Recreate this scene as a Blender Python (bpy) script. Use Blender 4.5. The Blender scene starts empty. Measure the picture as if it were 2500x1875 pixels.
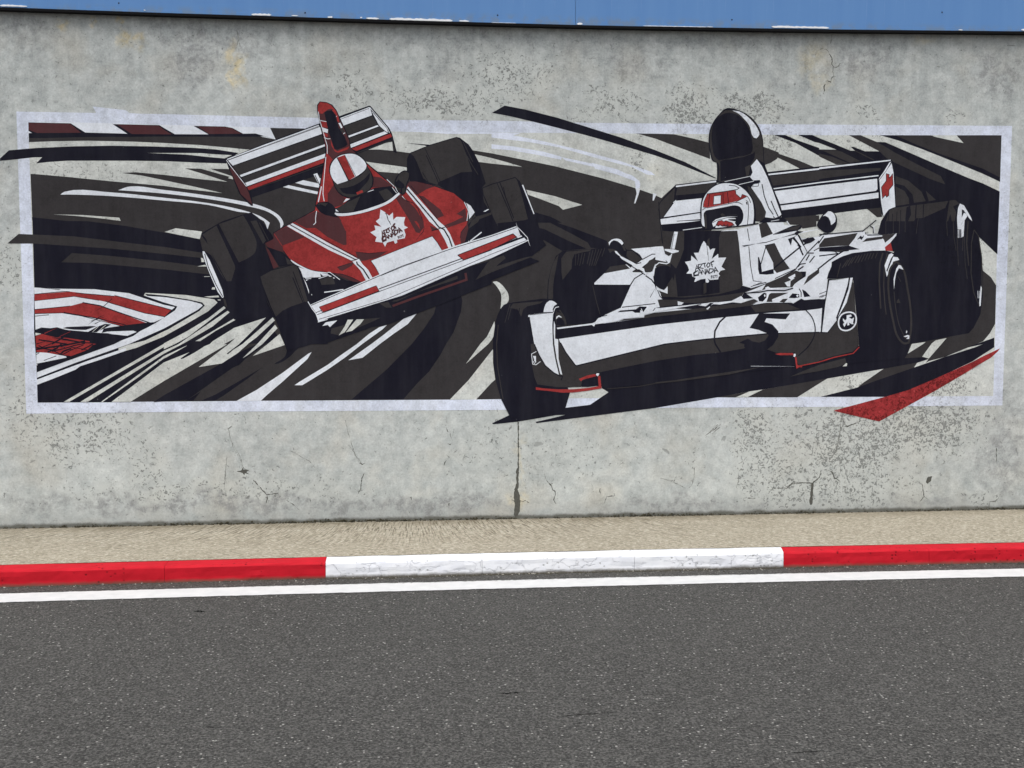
import bpy, bmesh, math, random, re
import numpy as np
from mathutils import Vector, Matrix
from mathutils.geometry import delaunay_2d_cdt
random.seed(7)
rng = np.random.RandomState(11)
S = bpy.context.scene
COLL = S.collection

# ------------------------------------------------------------------ camera
F, PCX, PCY = 2850.0, 1250.0, 937.5            # focal length and centre, in pixels of the 2500 px wide photograph
AX = np.array([[0.99501752, -0.00757971, 0.09941173],
               [-0.09969915, -0.08035878, 0.99176738],
               [4.71298836e-04, -9.96737184e-01, -8.07140890e-02]])   # world axes in camera space
CAM = np.array([0.0, -8.3, 1.75])
cd = bpy.data.cameras.new('camera'); cam = bpy.data.objects.new('camera', cd); COLL.objects.link(cam)
cd.sensor_fit = 'HORIZONTAL'; cd.sensor_width = 36.0; cd.lens = F / 2500.0 * 36.0
cd.clip_start = 0.1; cd.clip_end = 3000.0
Rm = Matrix(((AX[0][0], -AX[0][1], -AX[0][2]), (AX[1][0], -AX[1][1], -AX[1][2]), (AX[2][0], -AX[2][1], -AX[2][2])))
cam.matrix_world = Matrix.Translation(Vector(CAM)) @ Rm.to_4x4()
S.camera = cam

# ------------------------------------------------------------------ sky, sun, exposure (bright overcast)
SUN_EL, SUN_ROT = math.radians(68), math.radians(165)
W = bpy.data.worlds.new('World'); S.world = W; W.use_nodes = True
nt = W.node_tree; nt.nodes.clear()
sky = nt.nodes.new('ShaderNodeTexSky'); sky.sky_type = 'NISHITA'; sky.sun_disc = False
sky.sun_elevation = SUN_EL; sky.sun_rotation = SUN_ROT; sky.air_density = 1.0; sky.dust_density = 4.0; sky.ozone_density = 1.0
hs = nt.nodes.new('ShaderNodeHueSaturation'); hs.inputs['Saturation'].default_value = 0.28
bg = nt.nodes.new('ShaderNodeBackground'); bg.inputs['Strength'].default_value = 0.15
ow = nt.nodes.new('ShaderNodeOutputWorld')
nt.links.new(sky.outputs[0], hs.inputs['Color']); nt.links.new(hs.outputs[0], bg.inputs['Color']); nt.links.new(bg.outputs[0], ow.inputs['Surface'])
sd = bpy.data.lights.new('sun', 'SUN'); sd.energy = 1.5; sd.angle = math.radians(35); sd.color = (1.0, 0.975, 0.94)
sun = bpy.data.objects.new('sun', sd); COLL.objects.link(sun)
# direction towards the sun: Nishita rotation is measured from +Y towards +X
sdir = Vector((math.sin(SUN_ROT) * math.cos(SUN_EL), math.cos(SUN_ROT) * math.cos(SUN_EL), math.sin(SUN_EL)))
sun.rotation_euler = sdir.to_track_quat('Z', 'Y').to_euler()
S.view_settings.view_transform = 'Standard'; S.view_settings.look = 'None'
S.view_settings.exposure = 0.3; S.view_settings.gamma = 1.0; S.view_settings.use_curve_mapping = False
S.render.engine = 'CYCLES'
S.cycles.max_bounces = 5; S.cycles.diffuse_bounces = 2; S.cycles.glossy_bounces = 2

# ------------------------------------------------------------------ helpers
def ray(px, py):
    r = np.array([px - PCX, py - PCY, F]); return AX @ r
def on_wall(px, py, y=0.0):
    r = ray(px, py); return CAM + (y - CAM[1]) / r[1] * r
def on_z(px, py, z=0.0):
    r = ray(px, py); return CAM + (z - CAM[2]) / r[2] * r
def tag(o, label=None, cat=None, group=None, kind=None):
    if label: o['label'] = label
    if cat: o['category'] = cat
    if group: o['group'] = group
    if kind: o['kind'] = kind
    return o
def mesh_obj(name, verts, faces, mats, parent=None, mi=None, smooth=False):
    me = bpy.data.meshes.new(name)
    me.from_pydata([tuple(v) for v in verts], [], [tuple(f) for f in faces])
    for m in (mats if isinstance(mats, (list, tuple)) else [mats]): me.materials.append(m)
    if mi is not None: me.polygons.foreach_set('material_index', np.array(mi, dtype=np.int32))
    if smooth: me.polygons.foreach_set('use_smooth', [True] * len(me.polygons))
    me.update()
    o = bpy.data.objects.new(name, me); COLL.objects.link(o)
    if parent:
        o.parent = parent; o.matrix_parent_inverse = Matrix.Translation(-Vector(parent['_w'])) if '_w' in parent else Matrix()
    return o
def empty(name, loc):
    o = bpy.data.objects.new(name, None); o.location = loc; COLL.objects.link(o); o.empty_display_size = 0.2
    return o
def child(o, parent):
    o.parent = parent; o.matrix_parent_inverse = Matrix.Translation(Vector(parent.location)).inverted() if parent.type == 'EMPTY' else Matrix()
    return o
def box(x0, x1, y0, y1, z0, z1):
    v = [(x0,y0,z0),(x1,y0,z0),(x1,y1,z0),(x0,y1,z0),(x0,y0,z1),(x1,y0,z1),(x1,y1,z1),(x0,y1,z1)]
    f = [(0,3,2,1),(4,5,6,7),(0,1,5,4),(1,2,6,5),(2,3,7,6),(3,0,4,7)]
    return v, f
def grid(nx, ny, fn):
    v = [fn(i / nx, j / ny) for j in range(ny + 1) for i in range(nx + 1)]
    f = [(j*(nx+1)+i, j*(nx+1)+i+1, (j+1)*(nx+1)+i+1, (j+1)*(nx+1)+i) for j in range(ny) for i in range(nx)]
    return v, f
def vnoise(x, seed=0, f=1.0):
    x = np.asarray(x, float) * f; i = np.floor(x).astype(int); t = x - i; t = t*t*(3-2*t)
    h = lambda k: np.modf(np.abs(np.sin((k + seed*131.7) * 12.9898) * 43758.5453))[0] * 2 - 1
    return h(i) * (1-t) + h(i+1) * t

# ------------------------------------------------------------------ node helpers
class G:
    def __init__(s, nt): s.t = nt
    def n(s, typ, ins=None, **kw):
        nd = s.t.nodes.new('ShaderNode' + typ)
        for k, v in kw.items(): setattr(nd, k, v)
        for k, v in (ins or {}).items():
            sock = nd.inputs[k]
            if hasattr(v, 'is_linked') or hasattr(v, 'links'): s.t.links.new(v, sock)
            else: sock.default_value = v
        return nd
    def math(s, op, a, b=0.0, c=0.0, clamp=False):
        nd = s.n('Math', {0: a, 1: b, 2: c}, operation=op); nd.use_clamp = clamp; return nd.outputs[0]
    def vm(s, op, a, b=(0,0,0)):
        nd = s.n('VectorMath', {0: a, 1: b}, operation=op)
        return nd.outputs['Value'] if op in ('LENGTH', 'DOT_PRODUCT') else nd.outputs['Vector']
    def noise(s, vec, scale, detail=3.0, rough=0.55, dist=0.0):
        nd = s.n('TexNoise', {'Vector': vec, 'Scale': scale, 'Detail': detail, 'Roughness': rough, 'Distortion': dist}); return nd.outputs['Fac']
    def rng(s, v, a, b, c=0.0, d=1.0, smooth=False):
        nd = s.n('MapRange', {'Value': v, 'From Min': a, 'From Max': b, 'To Min': c, 'To Max': d})
        if smooth: nd.interpolation_type = 'SMOOTHSTEP'
        return nd.outputs[0]
    def mix(s, f, a, b, mode='MIX'):
        nd = s.t.nodes.new('ShaderNodeMix'); nd.data_type = 'RGBA'; nd.blend_type = mode
        for k, v in ((0, f), (6, a), (7, b)):
            if hasattr(v, 'links'): s.t.links.new(v, nd.inputs[k])
            else: nd.inputs[k].default_value = v if k == 0 else (tuple(v) + (1.0,) if len(v) == 3 else v)
        return nd.outputs[2]
    def pos(s): return s.n('NewGeometry').outputs['Position']

def new_mat(name):
    m = bpy.data.materials.new(name); m.use_nodes = True; m.node_tree.nodes.clear()
    g = G(m.node_tree)
    b = g.n('BsdfPrincipled'); o = g.n('OutputMaterial'); m.node_tree.links.new(b.outputs[0], o.inputs['Surface'])
    return m, g, b
def bump(g, b, h, strength, dist):
    nd = g.n('Bump', {'Height': h, 'Strength': strength, 'Distance': dist}); g.t.links.new(nd.outputs[0], b.inputs['Normal'])
def setb(g, b, **kw):
    for k, v in kw.items():
        k = k.replace('_', ' ')
        if hasattr(v, 'links'): g.t.links.new(v, b.inputs[k])
        else: b.inputs[k].default_value = v if not (isinstance(v, tuple) and len(v) == 3) else v + (1.0,)

# blobs are given in photo pixels (x, y, rx, ry, weight) and carried onto the wall
def blobs(g, P, lst):
    acc = None
    for px, py, rx, ry, w in lst:
        c = on_wall(px, py); k = 343.0
        d = g.vm('SUBTRACT', P, (c[0], 0, c[2])); d = g.vm('MULTIPLY', d, (k / rx, 0, k / ry))
        v = g.rng(g.vm('LENGTH', d), 1.15, 0.25, 0.0, w, True)
        acc = v if acc is None else g.math('MAXIMUM', acc, v)
    return acc
PITS = [(200,1060,170,110,.75),(20,650,60,80,.7),(360,1140,70,110,.55),(60,1000,80,120,.6),(860,215,70,70,.7),(1080,250,190,60,.85),(1250,190,150,80,.7),
        (1500,255,110,60,.8),(1690,270,90,80,1.0),(1830,265,150,65,.85),(1780,340,150,50,.8),(1900,330,70,90,.9),(2120,275,60,40,.7),(2330,290,40,40,.6),(2100,330,160,40,.5),
        (1840,1060,75,100,1.0),(1880,1160,130,100,.85),(2090,1080,210,130,1.1),(2260,1030,230,100,1.15),(2050,1190,300,80,.75),(1960,1060,120,120,.6),(2350,620,90,120,.75),(2300,940,130,60,1.0),
        (2080,930,60,30,.9),(2460,560,40,120,.6),(600,560,50,60,.2),(1250,480,60,30,.5),(1550,380,50,60,.8),(1440,290,60,25,.7),(500,1200,520,35,.55),(1300,1100,300,110,.3),(2400,1215,80,40,.7),
        (200,420,140,30,.55),(1240,1000,80,60,.35),(1690,1100,30,120,.3)]
YELL = [(155,54,10,14,.9),(229,54,11,16,.9),(299,57,10,13,1.0),(318,98,22,26,.85),(345,95,14,22,.8),(560,130,16,46,.9),(585,165,16,50,1.0),(575,200,12,28,.8),(1274,1120,12,70,.55),(1272,1215,30,32,.7),(1985,140,48,42,.5),(2000,200,30,30,.4),(2260,100,40,20,.4),(1600,420,30,30,.3)]
GREY = [(480,130,80,110,.8),(560,90,160,60,.6),(60,60,90,70,.5),(420,70,120,40,.5),(1075,160,60,70,.35),(1560,160,110,60,.55),(2100,150,90,70,.7),(2430,180,80,70,.7),(1900,60,300,40,.35),
        (2450,1100,90,200,.7),(450,1228,560,32,.95),(1000,1232,400,24,.8),(1700,1235,300,20,.7),(2250,1225,300,20,.4),(20,470,60,120,.3),(1260,90,900,40,.3)]

def concrete_group():
    t = bpy.data.node_groups.new('weathered_concrete', 'ShaderNodeTree')
    t.interface.new_socket('Color', in_out='OUTPUT', socket_type='NodeSocketColor')
    t.interface.new_socket('Height', in_out='OUTPUT', socket_type='NodeSocketFloat')
    t.interface.new_socket('Tone', in_out='OUTPUT', socket_type='NodeSocketFloat')
    t.interface.new_socket('Pit', in_out='OUTPUT', socket_type='NodeSocketFloat')
    g = G(t); out = t.nodes.new('NodeGroupOutput')
    P = g.pos()
    warp = g.n('TexNoise', {'Vector': P, 'Scale': 4.5, 'Detail': 3.0, 'Roughness': 0.6})
    wv = g.vm('MULTIPLY', g.vm('SUBTRACT', warp.outputs['Color'], (.5, .5, .5)), (.34, 0, .34))
    Q = g.vm('ADD', P, wv)
    cloud = g.noise(P, 1.3, 3, .6)
    mid = g.noise(P, 9.0, 3, .65)
    fine = g.noise(P, 75.0, 2, .7)
    stre = g.noise(g.vm('MULTIPLY', P, (14, 1, .55)), 1.0, 4, .6)
    tone = g.math('ADD', g.rng(cloud, .3, .7, .84, 1.1), g.rng(mid, .3, .7, -.12, .12))
    tone = g.math('ADD', tone, g.rng(fine, .25, .75, -.15, .15))
    blotch = g.noise(g.vm('ADD', P, (4, 0, 11)), 15.0, 5, .78, .3)
    tone = g.math('ADD', tone, g.rng(blotch, .40, .60, -.095, .075))
    tone = g.math('ADD', tone, g.rng(g.n('SeparateXYZ', {0: P}).outputs[2], .9, 2.9, .08, -.02))
    sz = g.rng(g.n('SeparateXYZ', {0: P}).outputs[2], 2.6, 3.4, .25, 1.0)
    tone = g.math('ADD', tone, g.math('MULTIPLY', g.rng(stre, .3, .7, -.12, .08), sz))
    col = g.mix(g.rng(mid, .3, .7), (.437, .468, .46), (.487, .507, .49))
    col = g.mix(g.rng(g.noise(P, 2.2, 3), .5, .7), col, (.475, .475, .435))
    yel = blobs(g, Q, YELL)
    yel = g.math('MULTIPLY', yel, g.rng(g.noise(P, 22, 4, .7), .34, .52))
    col = g.mix(yel, col, (.58, .51, .34))
    gre = g.math('MULTIPLY', blobs(g, Q, GREY), g.rng(blotch, .58, .42, .25, 1.1))
    col = g.mix(g.math('MULTIPLY', gre, .8), col, (.27, .275, .275))
    vv = g.n('CombineXYZ', {0: tone, 1: tone, 2: tone}).outputs[0]
    col = g.mix(1.0, col, vv, 'MULTIPLY')
    # chipped skin: small dark worm-like pits, dense only where the wall is scabbed
    pm = g.math('MULTIPLY', blobs(g, Q, PITS), g.rng(g.noise(P, 3.5, 4, .7), .28, .52, .42, 1.0))
    lt = g.math('MULTIPLY', g.rng(pm, .05, .5), g.rng(blotch, .35, .6, .2, .7))
    col = g.mix(lt, col, (.53, .55, .52))
    pn = g.noise(P, 44.0, 3, .6, 1.2)
    th = g.math('ADD', g.rng(pm, 0, 1, .32, .485), g.rng(blotch, .62, .42, -.03, .035))
    pit = g.rng(g.math('SUBTRACT', th, pn), -.004, .03, 0, 1, True)
    pn2 = g.noise(g.vm('ADD', P, (31, 0, 17)), 13.0, 2, .5, .6)
    spk = g.rng(pn2, .27, .24, 0, .6, True)
    pit = g.math('MAXIMUM', pit, spk)
    col = g.mix(g.math('MULTIPLY', pit, .78), col, (.155, .162, .155))
    # grime and moss line at the foot of the wall and shade under the edge strip, put into the colour
    z = g.n('SeparateXYZ', {0: P}).outputs[2]
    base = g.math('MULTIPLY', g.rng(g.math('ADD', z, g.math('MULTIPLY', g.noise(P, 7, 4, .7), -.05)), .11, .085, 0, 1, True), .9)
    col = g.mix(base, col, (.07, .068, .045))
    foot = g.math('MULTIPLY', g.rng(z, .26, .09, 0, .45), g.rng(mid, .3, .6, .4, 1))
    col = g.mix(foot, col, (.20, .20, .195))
    top_shade = g.math('MULTIPLY', g.rng(g.math('ADD', z, g.math('MULTIPLY', g.noise(g.vm('MULTIPLY', P, (5, 1, .6)), 4, 4, .7), .12)), 3.56, 3.70, 0, .35), 1.0)
    col = g.mix(top_shade, col, (.17, .16, .15))
    h = g.math('ADD', g.math('MULTIPLY', fine, .25), g.math('MULTIPLY', pit, -1.0))
    h = g.math('ADD', h, g.math('MULTIPLY', mid, .8))
    t.links.new(col, out.inputs[0]); t.links.new(h, out.inputs[1]); t.links.new(tone, out.inputs[2]); t.links.new(pit, out.inputs[3])
    return t
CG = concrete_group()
def conc(g):
    nd = g.t.nodes.new('ShaderNodeGroup'); nd.node_tree = CG; return nd
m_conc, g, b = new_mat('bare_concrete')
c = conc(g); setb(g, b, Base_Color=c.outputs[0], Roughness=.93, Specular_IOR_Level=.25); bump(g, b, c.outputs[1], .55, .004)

def paint_mat(name, col, wear, rough=.8, spec=.25, speck=None, thin=0.0, tvar=.5, pitk=.35):
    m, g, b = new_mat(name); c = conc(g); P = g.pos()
    t = g.math('ADD', g.math('MULTIPLY', c.outputs[2], tvar), 1.0 - tvar)
    vv = g.n('CombineXYZ', {0: t, 1: t, 2: t}).outputs[0]
    pc = g.mix(1.0, col, vv, 'MULTIPLY')
    if pitk: pc = g.mix(g.math('MULTIPLY', c.outputs[3], pitk), pc, tuple(q * .45 for q in col))
    big = g.noise(g.vm('MULTIPLY', P, (2.5, 1, .8)), 1.6, 3, .65)
    f = g.rng(big, .35, .7, thin * .3, thin * 1.4)
    w = g.rng(g.noise(g.vm('ADD', P, (9, 3, 2)), 38, 3, .75, .5), .5 - .23 + wear * .2, .5 - .27 + wear * .2, 0, .8)
    f = g.math('MAXIMUM', f, w) if wear > 0 else f
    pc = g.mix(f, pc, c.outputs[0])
    if speck:
        s = g.rng(g.noise(g.vm('ADD', P, (3, 3, 8)), 26, 2, .5), .765, .80, 0, .5)
        pc = g.mix(s, pc, speck)
        fd = g.rng(g.noise(g.vm('MULTIPLY', P, (3, 1, .4)), 3.0, 3, .7), .4, .75, 0, .03)
        pc = g.mix(fd, pc, (.3, .3, .32))
    if name == 'pale_wash': pc = g.mix(.5, pc, c.outputs[0])
    setb(g, b, Base_Color=pc, Roughness=rough, Specular_IOR_Level=spec)
    bump(g, b, c.outputs[1], .3, .003)
    return m
MC = {'W': paint_mat('white_wall_paint', (.69, .725, .785), .12, tvar=.55, thin=.10),
      'B': paint_mat('faded_white_border_paint', (.65, .70, .84), .35, tvar=.9, thin=.34),
      'F': paint_mat('thin_white_wall_paint', (.72, .77, .91), .3, tvar=.6, thin=.25),
      'K': paint_mat('blue_black_wall_paint', (.0092, .0092, .0170), .0, spec=.08, speck=(.2, .2, .22)),
      'G': paint_mat('charcoal_wall_paint', (.0335, .0308, .0325), .0, spec=.12, tvar=.8, speck=(.2, .2, .2)),
      'R': paint_mat('red_wall_paint', (.285, .0325, .0325), .05, spec=.12, tvar=1.2),
      'D': paint_mat('maroon_wall_paint', (.066, .017, .021), .0, speck=(.2, .15, .15)),
      'S': paint_mat('weathered_red_wall_paint', (.25, .027, .029), .25, spec=.1, tvar=2.4, pitk=.9),
      'C': paint_mat('pale_wash', (.62, .635, .60), 0, tvar=1.0, thin=.0, pitk=1.0)}
m_crack, g, b = new_mat('dark_crack'); setb(g, b, Base_Color=g.mix(g.noise(g.pos(), 60, 3), (.045, .045, .038), (.13, .13, .115)), Roughness=1.0)
m_crack2, g, b = new_mat('hairline_crack'); setb(g, b, Base_Color=g.mix(g.rng(g.noise(g.pos(), 35, 3), .4, .6), (.17, .175, .165), (.33, .34, .315)), Roughness=1.0)

# ------------------------------------------------------------------ the wall
XL, XR = -9.0, 11.0
FLOORZ = .095
v, f = grid(200, 40, lambda u, w: (XL + (XR - XL) * u, 0.0, -.05 + w * 3.95))
n0 = len(v)
v += [(XL, .45, -.05), (XR, .45, -.05), (XR, .45, 3.9), (XL, .45, 3.9)]
nx = 201
f += [(n0 + 1, n0, n0 + 3, n0 + 2), (0, n0, n0 + 1, 200), (40*nx, 40*nx+200, n0+2, n0+3), (0, 40*nx, n0+3, n0), (200, n0+1, n0+2, 40*nx+200)]
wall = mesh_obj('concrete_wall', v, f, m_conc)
tag(wall, 'long weathered grey concrete wall carrying the racing mural', 'wall')

# ------------------------------------------------------------------ 2-D drawing helpers (traced outlines -> wall)
def heal(pts, fs):
    out = []; i = 0
    while i < len(pts):
        if i + 1 < len(pts) and fs[i] != fs[i+1]:
            a, b = pts[i], pts[i+1]
            if abs(a[0]-b[0]) < 6 and abs(a[1]-b[1]) < 9 and fs[i][2] < 6 and fs[i+1][2] < 6:
                out.append(((a[0]+b[0])/2, (a[1]+b[1])/2)); i += 2; continue
        out.append(pts[i]); i += 1
    return out
def frame(t):
    if t[-1] in 'uvp': return {'u': (2300, 240, 3.685), 'v': (2300, 640, 3.687), 'p': (0, 0, 1.0)}[t[-1]]
    if t[0] == 'x':
        a = t[1:].split('_'); return (float(a[0]), float(a[1]), 2212 / float(a[2]))
    return (400 * int(t[0]), {'a': 240, 'b': 540, 'c': 840}[t[1]], 5.53)
def parse(txt):
    part = None
    for ln in txt.split('\n'):
        ln = ln.strip()
        if not ln: continue
        if ln[0] == '@': part = ln[1:]; continue
        h, body = ln.split(':', 1)
        m = re.search(r'-([\d.]+)', h); w = m.group(1) if m else None
        if w and part and part.endswith('lettering'): w = float(w) * 1.2
        if w and part in ('crack', 'joint'): w = float(w) * (.85 if h[0] == 'K' else .8)
        f = None; pts = []; fs = []
        for tok in body.split():
            if ',' in tok:
                x, y = map(float, tok.split(',')); pts.append((f[0] + x/f[2], f[1] + y/f[2])); fs.append(f)
            else: f = frame(tok)
        if len(pts) < 2: continue
        yield part, h[0], '*' in h, (float(w)/f[2] if w else None), '^' in h, 'c' in h, heal(pts, fs)
def smooth(pts, closed):
    P = [np.array(p) for p in pts]; n = len(P); out = []
    def corner(i):
        if not closed and i in (0, n-1): return True
        a = P[i]-P[i-1]; b = P[(i+1) % n]-P[i]
        return np.dot(a, b)/(np.linalg.norm(a)*np.linalg.norm(b)+1e-9) < 0.45
    for i in range(n if closed else n-1):
        p1 = P[i]; p2 = P[(i+1) % n]; d = np.linalg.norm(p2-p1)
        def tan(j):
            if corner(j % n): return None
            a = P[j % n]-P[(j-1) % n]; b = P[(j+1) % n]-P[j % n]
            t = a/(np.linalg.norm(a)+1e-9)+b/(np.linalg.norm(b)+1e-9)
            return t/(np.linalg.norm(t)+1e-9)*d
        t1 = tan(i); t2 = tan(i+1)
        if t1 is None and t2 is None: out.append(p1); continue
        if t1 is None: t1 = p2-p1
        if t2 is None: t2 = p2-p1
        k = max(1, min(5, int(d/5)))
        for s in range(k):
            u = s/k
            out.append((2*u**3-3*u*u+1)*p1+(u**3-2*u*u+u)*t1+(-2*u**3+3*u*u)*p2+(u**3-u*u)*t2)
    if not closed: out.append(P[-1])
    return [tuple(p) for p in out]
def strip(pts, w, taper):
    P = np.array(pts); n = len(P); L = []; R = []
    for i in range(n):
        a = P[i]-P[max(i-1, 0)]; b = P[min(i+1, n-1)]-P[i]
        a = a/(np.linalg.norm(a)+1e-9); b = b/(np.linalg.norm(b)+1e-9)
        t = a+b; t = t/(np.linalg.norm(t)+1e-9); nn = np.array([-t[1], t[0]]); ww = w/2
        if 0 < i < n-1: ww /= max(0.5, abs(np.dot(nn, [-b[1], b[0]])))
        if taper: ww *= max(0.15, min(1, 2.2*min(i, n-1-i)/(n-1)+0.1)) if n > 2 else (1 if i == 0 else .15)
        L.append(tuple(P[i]+nn*ww)); R.append(tuple(P[i]-nn*ww))
    return L+R[::-1]
def polys(txt):
    for part, col, sm, w, tp, cl, pts in parse(txt):
        if w is not None:
            if cl: pts = pts+[pts[0]]
            if sm: pts = smooth(pts[:-1], True) if cl else smooth(pts, False)
            if sm and cl: pts = pts+[pts[0]]
            yield part, col, strip(pts, w, tp), True
        else: yield part, col, (smooth(pts, True) if sm else pts), False
def scan_mask(P, H, Wd):
    """boolean raster of a polygon, used only to stack the paint coats"""
    X, Y = P[:, 0], P[:, 1]; X2, Y2 = np.roll(X, -1), np.roll(Y, -1)
    ya, yb = max(0, int(Y.min())), min(H-1, int(Y.max())+1); xa, xb = max(0, int(X.min())-1), min(Wd, int(X.max())+3)
    if yb < ya or xb <= xa: return None
    M = np.zeros((yb-ya+1, xb-xa), bool)
    for y in range(ya, yb+1):
        yc = y+.5; m = ((Y <= yc) & (Y2 > yc)) | ((Y2 <= yc) & (Y > yc))
        if not m.any(): continue
        xs = np.sort(X[m]+(yc-Y[m])/(Y2[m]-Y[m])*(X2[m]-X[m]))
        for a, b in zip(xs[::2], xs[1::2]):
            M[y-ya, max(0, int(a)-1-xa):max(0, min(int(b)+2-xa, xb-xa))] = True
    for x, y in P:
        xi, yi = int(x)-xa, int(y)-ya
        if 0 <= yi < M.shape[0] and 0 <= xi < M.shape[1]: M[yi, xi] = True
    return ya, xa, M
def inside(tri, poly, nonzero):
    x, y = tri; X, Y = poly[:, 0], poly[:, 1]; X2, Y2 = np.roll(X, -1), np.roll(Y, -1)
    up = (Y <= y) & (Y2 > y); dn = (Y2 <= y) & (Y > y); m = up | dn
    if not m.any(): return False
    xi = X[m]+(y-Y[m])/(Y2[m]-Y[m])*(X2[m]-X[m]); r = xi > x
    if nonzero: return (up[m][r].sum()-dn[m][r].sum()) != 0
    return r.sum() % 2 == 1
class Coat:
    def __init__(s): s.v = []; s.f = []; s.mi = []; s.mats = []
    def add(s, pts, mat, off, nonzero=False):
        P = np.array(pts)
        keep = [i for i in range(len(P)) if np.linalg.norm(P[i]-P[i-1]) > 1e-3]; P = P[keep]
        if len(P) < 3: return
        vs = [Vector((p[0], p[1])) for p in P]; n = len(vs)
        r = delaunay_2d_cdt(vs, [(i, (i+1) % n) for i in range(n)], [], 0, 1e-4)
        base = len(s.v)
        for q in r[0]:
            w = on_wall(q[0], q[1], -off); s.v.append((w[0], w[1], w[2]))
        if mat not in s.mats: s.mats.append(mat)
        k = s.mats.index(mat)
        for tr in r[2]:
            c = (sum(r[0][i][0] for i in tr)/3, sum(r[0][i][1] for i in tr)/3)
            if inside(c, P, nonzero):
                s.f.append(tuple(base+i for i in tr[::-1])); s.mi.append(k)
    def build(s, name, parent=None):
        o = mesh_obj(name, s.v, s.f, s.mats, None, s.mi)
        # every face looks out of the wall
        me = o.data
        flip = [p.index for p in me.polygons if p.normal.y > 0]
        if flip:
            bm = bmesh.new(); bm.from_mesh(me); bm.faces.ensure_lookup_table()
            bmesh.ops.reverse_faces(bm, faces=[bm.faces[i] for i in flip]); bm.to_mesh(me); bm.free()
        if parent: child(o, parent)
        return o

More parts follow.
